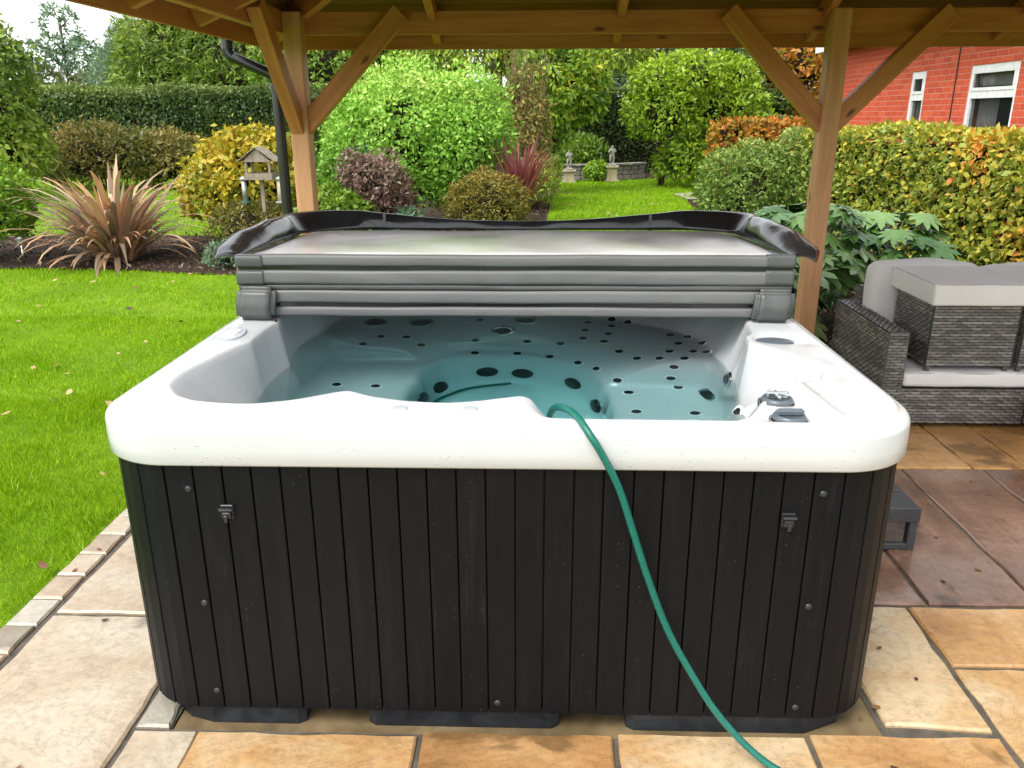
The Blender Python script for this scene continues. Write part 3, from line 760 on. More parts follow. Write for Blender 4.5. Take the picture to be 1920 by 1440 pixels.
# ================================================================== GARDEN HOSE
def catmull(pts, n=10):
    pts = [Vector(p) for p in pts]; o = []
    P0 = [pts[0] * 2 - pts[1]] + pts + [pts[-1] * 2 - pts[-2]]
    for i in range(1, len(P0) - 2):
        a, b, c, d = P0[i - 1:i + 3]
        for k in range(n):
            t = k / n
            o.append(.5 * ((2 * b) + (c - a) * t + (2 * a - 5 * b + 4 * c - d) * t * t + (3 * b - a - 3 * c + d) * t ** 3))
    return o + [pts[-1]]
def M_hose():
    m, nt, b = nodes('green_hose')
    v = coords(nt)
    w = N(nt, 'ShaderNodeTexVoronoi', Scale=420.0); nt.links.new(v, w.inputs['Vector'])
    r = ramp(nt, w.outputs['Distance'], [(.1, (.0, .045, .034)), (.7, (.002, .15, .11))]); nt.links.new(r.outputs[0], b.inputs['Base Color'])
    b.inputs['Roughness'].default_value = .32; bump(nt, b, w.outputs['Distance'], .3, .001)
    return m
hp = [(-.019, 1.365, .150), (-.12, 1.335, .150), (-.22, 1.28, .150), (-.31, 1.15, .152), (-.33, .95, .155), (-.22, .72, .20), (.0, .57, .42), (.085, .45, .62), (.115, .33, .745), (.128, .22, .820), (.146, .13, .858), (.176, .045, .872), (.208, -.020, .846), (.243, -.031, .79), (.281, -.034, .711), (.318, -.036, .599), (.356, -.040, .484), (.408, -.046, .349), (.466, -.060, .241), (.540, -.085, .129), (.63, -.125, .045), (.71, -.165, .0145), (.84, -.235, .012), (1.02, -.36, .012), (1.15, -.62, .012), (1.0, -1.0, .012), (.6, -1.25, .012)]
ho = MB().tube(catmull(hp, 9), .0090, 12).obj('garden_hose', M_hose(), None, True)
tag(ho, 'green garden hose draped over the hot tub rim onto the patio', 'hose')

# ================================================================== PLASTIC STEP
M_STEP = M_noise('charcoal_plastic', [(.3, (.022, .023, .026)), (.7, (.038, .039, .043))], scale=20, rough=(.4, .6), bs=.2, bd=.002)
st = empty('step', (1.22, 1.25, 0), 0, 'dark grey plastic step beside the hot tub', 'step')
for i in range(4):
    y = -.285 + i * .145
    MB().box(-.19, .27, y, y + .135, .150, .172, .004).obj('tread', M_STEP, st)
MB().box(-.195, .275, -.302, -.287, .118, .176, .003).obj('front_rail', M_STEP, st)
MB().box(-.195, .275, .300, .315, .118, .176, .003).obj('front_rail', M_STEP, st)
for x in (-.195, .262):
    MB().box(x, x + .014, -.287, .300, .115, .170, .002).obj('side_rail', M_STEP, st)
for x in (-.19, .240):
    for y in (-.30, .278):
        MB().box(x, x + .03, y, y + .034, .001, .120, .003).obj('leg', M_STEP, st)
for y in (-.298, .283):
    MB().box(-.165, .245, y, y + .026, .001, .027, .003).obj('foot_bar', M_STEP, st)

# ================================================================== TIMBER GAZEBO
W_D, W_L = (.46, .215, .090), (.69, .39, .20)
M_WZ = M_wood('pine_upright', W_D, W_L, 2)
B_D, B_L = (.40, .145, .040), (.60, .265, .088)  # beams and braces darker than the posts: roof shade put into the pine colour
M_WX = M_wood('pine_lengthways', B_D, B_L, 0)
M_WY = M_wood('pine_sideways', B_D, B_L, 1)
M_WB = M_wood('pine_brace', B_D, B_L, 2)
M_RB = M_wood('roof_board_brown', (.18, .066, .022), (.31, .135, .050), 0, .7, False)
M_SLATE = M_noise('roof_felt', [(.3, (.05, .052, .055)), (.7, (.10, .10, .10))], scale=6, rough=(.7, .9), bs=.4, bd=.01)
gz = empty('gazebo', (1.6, 1.0, 0), 0, 'pine timber gazebo with braced posts and pitched roof over the hot tub', 'gazebo')
GO = Vector((1.6, 1.0, 0))
def G(mb, name, mat, par=None, org=None):
    """org: own origin of a part so that the grain follows it"""
    c = Vector(org) if org else sum((Vector(v) for v in mb.V), Vector()) / len(mb.V)
    mb.V = [tuple(Vector(v) - c) for v in mb.V]
    o = mb.obj(name, mat, par or gz)
    o.location = c - (GO if par is None else Vector(par.location) + GO)
    return o
for x in (-1.25, 1.685, 4.6):
    for y in (3.0, -1.95):
        b = MB().box(x - .05, x + .05, y - .05, y + .05, -.012, 2.072, .005)
        G(b, 'post', M_WZ)
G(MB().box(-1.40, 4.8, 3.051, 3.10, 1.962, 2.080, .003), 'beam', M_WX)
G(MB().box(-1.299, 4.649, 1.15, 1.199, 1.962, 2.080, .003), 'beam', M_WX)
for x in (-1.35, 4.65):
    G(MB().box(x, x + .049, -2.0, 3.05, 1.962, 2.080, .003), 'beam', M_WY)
def brace(a, b, ref):
    m = MB().beam(a, b, .07, .098, ref, .003)
    c = (Vector(a) + Vector(b)) / 2; t = (Vector(b) - Vector(a)).normalized()
    # own frame: local Z along the brace
    z = t; r = Vector(ref); u = (r - t * r.dot(t)).normalized(); v = u.cross(z)
    mt = Matrix((v, u, z)).transposed()
    inv = mt.inverted()
    m.V = [tuple(inv @ (Vector(p) - c)) for p in m.V]
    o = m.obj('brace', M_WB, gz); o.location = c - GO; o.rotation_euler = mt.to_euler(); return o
def bx(x0, z0, x1, z1, y=3.012):
    brace((x0, y, z0), (x1, y, z1), (0, 0, 1))
bx(-1.235, 1.475, -.66, 2.07); bx(1.67, 1.475, 1.095, 2.065); bx(1.70, 1.475, 2.275, 2.06)
for yb, s in ((2.985, -1), (-1.935, 1)):
    brace((-1.262, yb, 1.475), (-1.262, yb + s * .575, 2.06), (0, 0, 1))
EX0, EX1, EY0, EY1, EZ = -1.52, 4.95, .85, 3.35, 1.995  # unseen front eave, set back over mid-tub to let light into the basin
RY = (EY0 + EY1) / 2; HR = (EY1 - EY0) / 2; SL = math.tan(radians(22)); RZ_ = EZ + HR * SL
# fascias
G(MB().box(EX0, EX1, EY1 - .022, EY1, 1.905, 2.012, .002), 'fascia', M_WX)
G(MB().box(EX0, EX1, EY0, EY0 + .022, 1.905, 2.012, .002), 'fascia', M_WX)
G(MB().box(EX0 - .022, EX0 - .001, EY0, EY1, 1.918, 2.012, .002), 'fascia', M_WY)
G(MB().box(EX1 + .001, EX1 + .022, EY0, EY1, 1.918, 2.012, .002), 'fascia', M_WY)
# rafters
def raf(a, b, h=.095, w=.045): return MB().beam(a, b, w, h, (0, 0, 1), .002)
for x in (-.5, .53, 1.63, 2.68, 3.6):
    for ye in (EY1 - .03, EY0 + .03):
        d = min(x - EX0, EX1 - x, HR) - .02; s = -1 if ye > 0 else 1
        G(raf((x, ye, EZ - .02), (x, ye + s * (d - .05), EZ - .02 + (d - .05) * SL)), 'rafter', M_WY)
for y in (1.6, 2.25):
    for xe, s in ((EX0 + .03, 1), (EX1 - .03, -1)):
        d = min(y - EY0, EY1 - y, HR) - .05
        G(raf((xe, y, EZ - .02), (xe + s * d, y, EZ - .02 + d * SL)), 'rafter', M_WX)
for xe, s in ((EX0 + .03, 1), (EX1 - .03, -1)):
    for ye, q in ((EY1 - .03, -1), (EY0 + .03, 1)):
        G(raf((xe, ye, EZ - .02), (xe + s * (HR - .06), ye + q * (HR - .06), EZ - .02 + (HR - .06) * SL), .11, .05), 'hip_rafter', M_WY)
# sarking boards under the roof covering, and the covering
def quadslab(c4, th, name, mat):
    c4 = [Vector(p) for p in c4]; n = Vector((0, 0, 1))
    V = c4 + [p + n * th for p in c4]
    G(MB().add(V, [(3, 2, 1, 0), (4, 5, 6, 7), (0, 1, 5, 4), (1, 2, 6, 5), (2, 3, 7, 6), (3, 0, 4, 7)]), name, mat)
nb = 18; g = .004
for i in range(nb):
    d0, d1 = HR * i / nb + g, HR * (i + 1) / nb
    z0, z1 = EZ + .04 + d0 * SL, EZ + .04 + d1 * SL
    for (ye, s) in ((EY1, -1), (EY0, 1)):
        quadslab([(EX0 + d0 + .003, ye + s * d0, z0), (EX1 - d0 - .003, ye + s * d0, z0), (EX1 - d1 - .003, ye + s * d1, z1), (EX0 + d1 + .003, ye + s * d1, z1)], .018, 'roof_board', M_RB)
    for (xe, s) in ((EX0, 1), (EX1, -1)):
        quadslab([(xe + s * d0, EY0 + d0 + .003, z0), (xe + s * d0, EY1 - d0 - .003, z0), (xe + s * d1, EY1 - d1 - .003, z1), (xe + s * d1, EY0 + d1 + .003, z1)], .018, 'roof_board', M_RB)
e = .06; zE = EZ + .065 - e * SL
rid0, rid1 = EX0 + HR, EX1 - HR
V = [(EX0 - e, EY0 - e, zE), (EX1 + e, EY0 - e, zE), (EX1 + e, EY1 + e, zE), (EX0 - e, EY1 + e, zE), (rid0, RY, RZ_ + .065), (rid1, RY, RZ_ + .065)]
rm = MB().add(V, [(0, 1, 5, 4), (1, 2, 5), (2, 3, 4, 5), (3, 0, 4)])
ro_ = G(rm, 'roof', M_SLATE); so = ro_.modifiers.new('t', 'SOLIDIFY'); so.thickness = .012; so.offset = 1
# gutter and downpipe
gut = MB(); pr = [(.048 * cos(a), .048 * sin(a)) for a in [pi + pi * i / 10 for i in range(11)]] + [(.044 * cos(a), .044 * sin(a)) for a in [2 * pi - pi * i / 10 for i in range(11)]]
n = len(pr); V = [(EX0 - .075 + a, EY0, 2.0 + b) for a, b in pr] + [(EX0 - .075 + a, EY1 + .03, 2.0 + b) for a, b in pr]
gut.add(V, [(i, (i + 1) % n, n + (i + 1) % n, n + i) for i in range(n)] + [tuple(range(n)), tuple(range(n, 2 * n))[::-1]])
M_GUT = M_plain('black_gutter', (.012, .013, .014), .25)
tag(gut.obj('gutter', M_GUT), 'black half round gutter along the left eave of the gazebo', 'gutter')
dp = empty('downpipe', (-1.44, 3.22, 0), 0, 'black plastic downpipe with offset bend beside the left gazebo post', 'downpipe')
DO = Vector(dp.location)
def DP(mb, n_, sm=True):
    mb.V = [tuple(Vector(v) - DO) for v in mb.V]; return smooth_by_angle(mb.obj(n_, M_GUT, dp), 50)
DP(MB().tube([(-1.705, 3.22, 1.955), (-1.705, 3.22, 1.905)], .034, 20), 'outlet')
DP(MB().tube([(-1.705, 3.22, 1.915), (-1.703, 3.22, 1.885), (-1.685, 3.22, 1.862)], .032, 20), 'bend')
DP(MB().tube([(-1.69, 3.22, 1.865), (-1.46, 3.22, 1.765)], .030, 20), 'offset_pipe')
DP(MB().tube([(-1.47, 3.22, 1.770), (-1.447, 3.22, 1.755), (-1.440, 3.22, 1.725)], .034, 20), 'bend')
DP(MB().tube([(-1.44, 3.22, 1.735), (-1.44, 3.22, -.02)], .031, 20), 'pipe')
for z in (1.69, .55):
    DP(MB().tube([(-1.44, 3.22, z - .02), (-1.44, 3.22, z + .02)], .038, 20).box(-1.42, -1.305, 3.20, 3.24, z - .012, z + .012), 'bracket')

# ================================================================== WICKER SOFA AND STOOLS
def M_wick():
    m, nt, b = nodes('grey_wicker')
    at = N(nt, 'ShaderNodeAttribute'); at.attribute_name = 'tint'
    r = ramp(nt, at.outputs['Fac'], [(0, (.080, .076, .069)), (.5, (.150, .143, .130)), (1, (.27, .26, .235))])
    nt.links.new(r.outputs[0], b.inputs['Base Color']); b.inputs['Roughness'].default_value = .45
    return m
M_WICK = M_wick()
M_WBACK = M_plain('dark_wicker', (.03, .029, .028), .7)  # dark backing behind the weave strands, also on the stool corner canes
M_CUSH = M_noise('grey_cushion', [(.3, (.68, .67, .65)), (.7, (.75, .74, .72))], scale=3, rough=(.8, .95), bs=.35, bd=.004, bscale=160, spec=.2)
M_PIPE = M_plain('cushion_piping', (.50, .49, .47), .85)
def weave(panels, name, parent, off):
    V = []; F = []; T = []; CL, CHh = .050, .0150
    for (O, U, Vv, W, H) in panels:
        O = np.array(O, float); U = np.array(U, float); Vv = np.array(Vv, float); n = np.cross(U, Vv)
        rows = int(H / CHh); ch = H / rows
        for r in range(rows):
            tb = R.uniform(.2, .8)
            o = (r % 2) * CL / 2 + R.uniform(-.002, .002)
            k = int(W / CL) + 2
            for c in range(k):
                u0 = (c - 1) * CL + o; u1 = u0 + CL * .97
                u0 = max(u0, 0); u1 = min(u1, W)
                if u1 - u0 < .004: continue
                tt = min(1, max(0, tb + R.uniform(-.35, .35)))
                b = len(V); hh = .0062 * R.uniform(.75, 1.2)
                for q in range(5):
                    f = q / 4; h = hh * (1 - (2 * f - 1) ** 2)
                    p = O + U * (u0 + (u1 - u0) * f) + n * h
                    V.append(p + Vv * (r * ch + .0014)); V.append(p + Vv * (r * ch + ch - .0022)); T += [tt, tt]
                for q in range(4):
                    F.append((b + 2 * q, b + 2 * q + 2, b + 2 * q + 3, b + 2 * q + 1))
    me = mesh_np(name, np.array(V) - np.array(off), np.array(F), tint=T)
    o = link(name, me, M_WICK, parent); tag(o, kind='stuff'); return o
def soft(x0, x1, y0, y1, z0, z1, r=.03, puff=.012, seed=0):
    bm = bmesh.new(); bmesh.ops.create_cube(bm, size=1)
    sx, sy, sz = x1 - x0, y1 - y0, z1 - z0
    for v in bm.verts: v.co = Vector((v.co.x * sx, v.co.y * sy, v.co.z * sz))
    bmesh.ops.bevel(bm, geom=bm.edges[:], offset=r, segments=4, affect='EDGES', profile=.6)
    bmesh.ops.subdivide_edges(bm, edges=[e for e in bm.edges if e.calc_length() > .1], cuts=7, use_grid_fill=True)
    rg = random.Random(seed); a, b = rg.uniform(0, 6), rg.uniform(0, 6)
    for v in bm.verts:
        u, w, t = v.co.x / sx * 2, v.co.y / sy * 2, v.co.z / sz * 2
        k = 1 + 0
        v.co.z += (puff * (1 - u * u) * (1 - w * w) + .003 * sin(v.co.x * 21 + a) * sin(v.co.y * 17 + b)) * (1 if t > 0 else -.3)
        v.co.y += (puff * .6 * (1 - u * u) * (1 - t * t) + .002 * sin(v.co.x * 19 + b)) * (1 if w > 0 else -1)
        v.co.x += puff * .6 * (1 - w * w) * (1 - t * t) * (1 if u > 0 else -1)
    bm.verts.index_update()
    m = MB(); m.add([v.co + Vector(((x0 + x1) / 2, (y0 + y1) / 2, (z0 + z1) / 2)) for v in bm.verts], [[v.index for v in f.verts] for f in bm.faces]); bm.free()
    return m
def piping(loop, r=.004):
    return MB().tube(loop + [loop[0]], r, 6, False)
SX0, SX1, SY0, SY1 = 1.842, 3.75, 2.20, 2.95
sofa = empty('sofa', (2.7, 2.6, 0), 0, 'grey wicker garden sofa with low arms under the gazebo', 'sofa')
so_ = Vector(sofa.location)
def SO(mb, name, mat, par=None, sm=False):
    mb.V = [tuple(Vector(v) - so_) for v in mb.V]; return mb.obj(name, mat, par or sofa, sm)
def shrink(x0, x1, y0, y1, z0, z1, e=.003): return (x0 + e, x1 - e, y0 + e, y1 - e, z0 + e, z1 - e)
def wbox(x0, x1, y0, y1, z0, z1, faces='FLRBT'):
    p = []
    if 'F' in faces: p.append(((x0, y0, z0), (1, 0, 0), (0, 0, 1), x1 - x0, z1 - z0))
    if 'L' in faces: p.append(((x0, y1, z0), (0, -1, 0), (0, 0, 1), y1 - y0, z1 - z0))
    if 'R' in faces: p.append(((x1, y0, z0), (0, 1, 0), (0, 0, 1), y1 - y0, z1 - z0))
    if 'B' in faces: p.append(((x1, y1, z0), (-1, 0, 0), (0, 0, 1), x1 - x0, z1 - z0))
    if 'T' in faces: p.append(((x0, y0, z1), (0, 1, 0), (-1, 0, 0), y1 - y0, x1 - x0)) if False else p.append(((x1, y0, z1), (0, 1, 0), (-1, 0, 0), y1 - y0, x1 - x0))
    return p
arm = SO(MB().box(*shrink(SX0, SX0 + .098, SY0, SY1, .03, .507)), 'arm', M_WBACK)
weave(wbox(SX0, SX0 + .098, SY0, SY1, .03, .507), 'arm_weave', arm, so_)
MB  # corner canes of the arm
SO(MB().tube([(SX0 + .002, SY0 + .002, .03), (SX0 + .002, SY0 + .002, .508)], .0045, 6).tube([(SX0 + .096, SY0 + .002, .21), (SX0 + .096, SY0 + .002, .508)], .0045, 6).tube([(SX0 + .002, SY0 + .002, .508), (SX0 + .096, SY0 + .002, .508)], .0045, 6), 'edge_cane', M_WICK, arm)
bs_ = SO(MB().box(*shrink(SX0 + .0985, 2.575, SY0 + .004, SY1 - .1, .03, .217)).box(*shrink(2.580, SX1, SY0 + .004, SY1 - .1, .03, .217)), 'seat_base', M_WBACK)
weave(wbox(SX0 + .0985, 2.573, SY0 + .004, SY1 - .1, .03, .217, 'F') + wbox(2.582, SX1, SY0 + .004, SY1 - .1, .03, .217, 'FR'), 'base_weave', bs_, so_)
bk = SO(MB().box(*shrink(SX0 + .0985, SX1, SY1 - .095, SY1, .03, .60)), 'back_frame', M_WBACK)
weave(wbox(SX0 + .0985, SX1, SY1 - .095, SY1, .30, .60, 'FLT'), 'back_weave', bk, so_)
for x in (1.88, 2.50, 2.64, 3.6):
    for y in (2.26, 2.80):
        SO(MB().tube([(x, y, .0), (x, y, .032)], .016, 10), 'foot', M_BLACK)
def cushion(name, b, label, grp, r=.035, puff=.012, seed=1, pipe=True):
    m = soft(*b, r=r, puff=puff, seed=seed); c = Vector(((b[0] + b[1]) / 2, (b[2] + b[3]) / 2, b[4]))
    m.V = [tuple(Vector(v) - c) for v in m.V]
    o = m.obj(name, M_CUSH, None, True, loc=c); tag(o, label, 'cushion', grp)
    if pipe:
        x0, x1, y0, y1, z0, z1 = b; k = r * .30; zz = z1 - r * .30
        lp = [(x0 + k, y0 + k, zz), (x1 - k, y0 + k, zz), (x1 - k, y1 - k, zz), (x0 + k, y1 - k, zz)]
        pts = []
        for i in range(4):
            a = Vector(lp[i]); d = Vector(lp[(i + 1) % 4])
            for t in (.03, .3, .5, .7, .97): pts.append(tuple(a.lerp(d, t) - c))
        MB().tube(pts + [pts[0]], .0042, 6, False).obj('piping', M_PIPE, o, True)
    return o
cushion('seat_cushion', (1.945, 2.60, 2.205, 2.84, .219, .300), 'pale grey seat cushion at the arm end of the sofa, under the stool', 'sofa cushions', .025, .004, 3)
cushion('seat_cushion', (2.61, 3.70, 2.205, 2.84, .219, .300), 'pale grey seat cushion at the right picture edge of the sofa', 'sofa cushions', .025, .004, 4)
bc = cushion('back_cushion', (1.95, 2.52, 2.66, 2.84, .305, .755), 'plump grey back cushion leaning behind the wicker stool', 'sofa cushions', .06, .03, 5, False)
bc.rotation_euler = (radians(-7), 0, 0)
bc2 = cushion('back_cushion', (2.56, 3.15, 2.67, 2.84, .305, .735), 'grey back cushion mostly hidden behind the right hand stool', 'sofa cushions', .06, .03, 6, False)
bc2.rotation_euler = (radians(-7), 0, 0)
def stool(x0, label):
    x1 = x0 + .425; y0, y1 = 2.222, 2.645
    s = empty('stool', ((x0 + x1) / 2, (y0 + y1) / 2, .300), 0, label, 'stool', 'wicker stools stood on the sofa seat')
    off = Vector(s.location)
    def A(mb, n_, mt, par=None):
        mb.V = [tuple(Vector(v) - off) for v in mb.V]; return mb.obj(n_, mt, par or s)
    bd = A(MB().box(*shrink(x0, x1, y0, y1, .333, .640)), 'body', M_WBACK)
    weave(wbox(x0, x1, y0, y1, .333, .640, 'FLRB'), 'body_weave', bd, off)
    for x in (x0 + .018, x1 - .018):
        for y in (y0 + .018, y1 - .018):
            A(MB().tube([(x, y, .300), (x, y, .345)], .014, 10), 'foot', M_WICK)
    for x in (x0, x1):
        A(MB().tube([(x, y0, .335), (x, y0, .64)], .0055, 6), 'corner_cane', M_WBACK, bd)
    c = cushion('stool_cushion', (x0 - .022, x1 + .022, y0 - .022, y1 + .06, .643, .752), 'pale grey box cushion on top of the ' + ('left' if x0 < 2.2 else 'right') + ' wicker stool', 'stool cushions', .014, .005, 7)
    return s
stool(2.05, 'left wicker stool standing on the sofa seat'); stool(2.505, 'right wicker stool cut by the picture edge, standing on the sofa')
# red pot just inside the right edge of the picture
M_RED = M_plain('red_glaze', (.42, .03, .02), .25)
pot = MB().lathe([(.09, 0), (.135, .02), (.155, .12), (.165, .20), (.175, .21), (.175, .23), (.155, .23), (.14, .10)], 28, (0, 0, 0)).obj('plant_pot', M_RED, None, True, loc=(2.685, 2.0, .002))
tag(pot, 'glossy red pot on the patio at the right picture edge', 'pot')

# ================================================================== FOLIAGE TOOLS
def unit(a): return a / np.maximum(np.linalg.norm(a, axis=-1, keepdims=True), 1e-9)
def rsph(n): return unit(NR.normal(size=(n, 3)))
def leaf_mesh(name, Pt, Nm, size, aspect=.5, tint=None, droop=0.0, outw=.5, fold=.18, var=.5, up=0.0, jit=.7):
    n = len(Pt)
    d = unit(rsph(n) + Nm * outw + np.array([0, 0, up - droop]))
    nl = Nm + rsph(n) * jit
    nl = unit(nl - d * (nl * d).sum(1, keepdims=True))
    s = np.cross(d, nl)
    sz = (size * (1 + NR.uniform(-var, var, n)))[:, None] if np.isscalar(size) else size[:, None]
    w = sz * aspect * .5
    V = np.stack([Pt, Pt + d * sz * .45 + s * w + nl * w * fold, Pt + d * sz - nl * sz * .06, Pt + d * sz * .45 - s * w + nl * w * fold], 1).reshape(-1, 3)
    F = np.arange(4 * n).reshape(n, 4)
    t = NR.uniform(0, 1, n) if tint is None else tint
    return mesh_np(name, V, F, tint=np.repeat(t, 4))
def wobble(Pt, f=1.0, seed=0):
    r = np.random.default_rng(seed); v = 0
    for k in range(4):
        q = r.normal(size=3) * f * (1 + k * .8); v = v + np.sin(Pt @ q + r.uniform(0, 6)) / (1 + k * .5)
    return v / 2.2
def clumps(blobs, n):
    """blobs: (centre, radii, number of clumps, clump radius); leaves on the outer side of each clump"""
    Ps, Ns = [], []
    area = np.array([b[2] * b[3] ** 2 for b in blobs], float); area /= area.sum()
    for (c, r, K, rk), a in zip(blobs, area):
        c = np.array(c, float); r = np.array(r, float); m = max(1, int(n * a))
        kk = np.arange(int(K * 1.25)) + .5; zz = 1 - 2 * kk / int(K * 1.25); aa = kk * 2.39996 + NR.uniform(0, 6); q_ = np.sqrt(1 - zz * zz)
        u = unit(np.stack([q_ * np.cos(aa), q_ * np.sin(aa), zz], 1) + NR.normal(size=(len(kk), 3)) * .06); u = u[u[:, 2] > -.62]
        cc = c + u * np.maximum(r - rk * .75, .02) * NR.uniform(.80, 1.10, (len(u), 1)); rr = rk * NR.uniform(.6, 1.3, len(u))
        idx = NR.integers(0, len(u), m); v = rsph(m)
        on = unit(u[idx] / np.maximum(r, .05)); flip = (v * on).sum(1) < -.25
        v[flip] *= -1
        v = unit(v + on * .35)
        ex = np.where(NR.uniform(size=(m, 1)) < .05, NR.uniform(1.2, 1.75, (m, 1)), NR.uniform(.72, 1.06, (m, 1)))
        Ps.append(cc[idx] + v * rr[idx, None] * ex * np.array([1, 1, .85])); Ns.append(v)
    Pt = np.vstack(Ps); Nm = np.vstack(Ns); k = Pt[:, 2] > .0
    return Pt[k], Nm[k]
def core_mesh(name, blobs, f=.72):
    m = MB()
    for (c, r, K, rk) in blobs:
        bm = bmesh.new(); bmesh.ops.create_icosphere(bm, subdivisions=3, radius=1)
        for v in bm.verts:
            w = 1 + .10 * sin(v.co.x * 7 + c[0]) * sin(v.co.y * 6 + c[1]) * cos(v.co.z * 8)
            v.co = Vector((c[0] + v.co.x * max(r[0] - rk * .5, .03) * f * w, c[1] + v.co.y * max(r[1] - rk * .5, .03) * f * w, max(.0, c[2] + v.co.z * max(r[2] - rk * .5, .03) * f * w)))
        bm.verts.index_update(); m.add([v.co for v in bm.verts], [[v.index for v in q.verts] for q in bm.faces]); bm.free()
    return m
M_TWIG = M_noise('twigs', [(.3, (.012, .011, .006)), (.7, (.035, .028, .016))], scale=18, rough=(.8, .95), bs=.8, bd=.03, bscale=30, spec=.1)
M_BARK = M_noise('bark', [(.3, (.05, .04, .028)), (.7, (.13, .105, .075))], scale=10, stretch=(1, 1, .25), rough=(.8, .95), bs=.8, bd=.01, spec=.1)
def plant(name, label, cat, blobs, n, size, mat, aspect=.5, tintf=None, group=None, trunk=None, crown='crown', core=True, base=None, corefac=.66, **kw):
    b0 = base or (blobs[0][0][0], blobs[0][0][1], 0)
    o = empty(name, b0, 0, label, cat, group); off = np.array(b0)
    Pt, Nm = clumps(blobs, n)
    t = NR.uniform(0, 1, len(Pt)) if tintf is None else np.clip(tintf(Pt, Nm), 0, 1)
    c = link(crown, leaf_mesh(crown, Pt - off, Nm, size, aspect, t, **kw), mat, o)
    if core:
        cm = core_mesh('twigs', blobs, corefac); cm.V = [tuple(Vector(v) - Vector(b0)) for v in cm.V]; cm.obj('twigs', M_TWIG, o, True)
    m = MB()
    if trunk:
        for (p, r) in trunk: m.tube([Vector(q) - Vector(b0) for q in p], r, 8)
    else:
        for k in range(4):
            a = k * 1.7; zt = blobs[0][0][2]
            m.tube([(.04 * cos(a), .04 * sin(a), -.03), (.10 * cos(a), .10 * sin(a), zt * .4), (.3 * blobs[0][1][0] * cos(a), .3 * blobs[0][1][1] * sin(a), zt)], [.022, .018, .010], 6)
    m.obj('trunk' if cat == 'tree' else 'stem', M_BARK, o, True)
    return o
rt_ = lambda a, b: (lambda P_, N_: NR.uniform(a, b, len(P_)))
def patch(lo, hi, f, seed, amp=.35):
    return lambda P_, N_: NR.uniform(lo, hi, len(P_)) + amp * wobble(P_, f, seed)

# leaf materials, colour picked by the tint of each leaf
L_LIME = M_leaf('leaf_lime', [(0, (0.106, 0.225, 0.013)), (.5, (0.213, 0.375, 0.022)), (1, (0.400, 0.525, 0.062))])
L_GREEN = M_leaf('leaf_green', [(0, (0.069, 0.151, 0.014)), (.5, (0.151, 0.275, 0.022)), (1, (0.289, 0.413, 0.049))])
L_DARK = M_leaf('leaf_dark_green', [(0, (0.035, 0.077, 0.015)), (.5, (0.098, 0.155, 0.028)), (1, (0.261, 0.325, 0.077))])
L_OLIVE = M_leaf('leaf_olive', [(0, (0.085, 0.154, 0.023)), (.5, (0.240, 0.338, 0.040)), (1, (0.481, 0.536, 0.085))])
L_YELLOW = M_leaf('leaf_yellow', [(0, (0.095, 0.184, 0.014)), (.35, (0.360, 0.345, 0.023)), (.7, (0.582, 0.425, 0.034)), (1, (0.614, 0.299, 0.023))])
L_BROWN = M_leaf('leaf_brown_green', [(0, (0.099, 0.125, 0.021)), (.5, (0.212, 0.192, 0.039)), (1, (0.423, 0.291, 0.086))])
L_REDGREY = M_leaf('leaf_red_grey', [(0, (0.082, 0.041, 0.036)), (.5, (0.211, 0.121, 0.089)), (1, (0.421, 0.341, 0.244))])
L_BEECH = M_leaf('leaf_beech', [(0, (0.090, 0.164, 0.018)), (.4, (0.261, 0.326, 0.037)), (.65, (0.556, 0.498, 0.061)), (.85, (0.750, 0.413, 0.051)), (1, (0.734, 0.207, 0.043))])
L_COPPER = M_leaf('leaf_copper', [(0, (0.161, 0.149, 0.017)), (.4, (0.414, 0.230, 0.023)), (1, (0.575, 0.149, 0.023))])
L_PALE = M_leaf('leaf_pale_conifer', [(0, (0.110, 0.192, 0.109)), (1, (0.261, 0.365, 0.219))])
L_BLUE = M_leaf('leaf_blue_green', [(0, (.05, .13, .06)), (1, (.16, .30, .16))])
L_DRY = M_leaf('dry_stem', [(0, (.12, .085, .035)), (1, (.32, .22, .10))])

# ================================================================== GARDEN BEDS AND PATHS
M_MULCH = M_noise('mulch', [(.3, (.016, .010, .007)), (.5, (.045, .028, .018)), (.75, (.10, .062, .040))], scale=26, rough=(.75, .95), bs=1.0, bd=.03, bscale=40, spec=.2)
M_PATH = M_noise('path_gravel', [(.3, (.28, .26, .23)), (.7, (.40, .37, .33))], scale=30, rough=(.7, .9), bs=.4, bd=.01)
BEDL = [(-8.5, 6.85), (-5.7, 6.74), (-4.2, 6.67), (-3.5, 6.47), (-2.5, 6.4), (-1, 7.0), (-.2, 9.3), (.22, 10.9), (.33, 13.4), (.46, 16.2), (.6, 18.0), (-4, 18.0), (-4.2, 9.25), (-6.8, 9.2), (-8.5, 9.4)]
BEDR = [(1.3, 3.055), (5.0, 3.055), (5.3, 14.2), (2.98, 14.2), (2.9, 13.9), (2.6, 10.4), (1.9, 7), (1.45, 5)]
BEDF = [(.4, 18.75), (1.5, 18.85), (2.2, 19.1), (3, 19.45), (4.2, 19.4), (7, 19.2), (7, 24), (-3, 24), (-3, 18.4), (-.5, 18.5)]
sheet('planting_bed', BEDL, -.018, M_MULCH, label='dark bark mulched bed with shrubs left of the tub')
sheet('planting_bed', BEDR, -.018, M_MULCH, label='dark bark mulched bed beside the hedge on the right')
sheet('planting_bed', BEDF, -.018, M_MULCH, label='far mulched bed behind the statues')
sheet('path', [(2.98, 14.25), (2.85, 15.3), (3.9, 16.3), (5.4, 16.3), (5.4, 14.25)], -.014, M_PATH, label='short grey path at the end of the lawn')
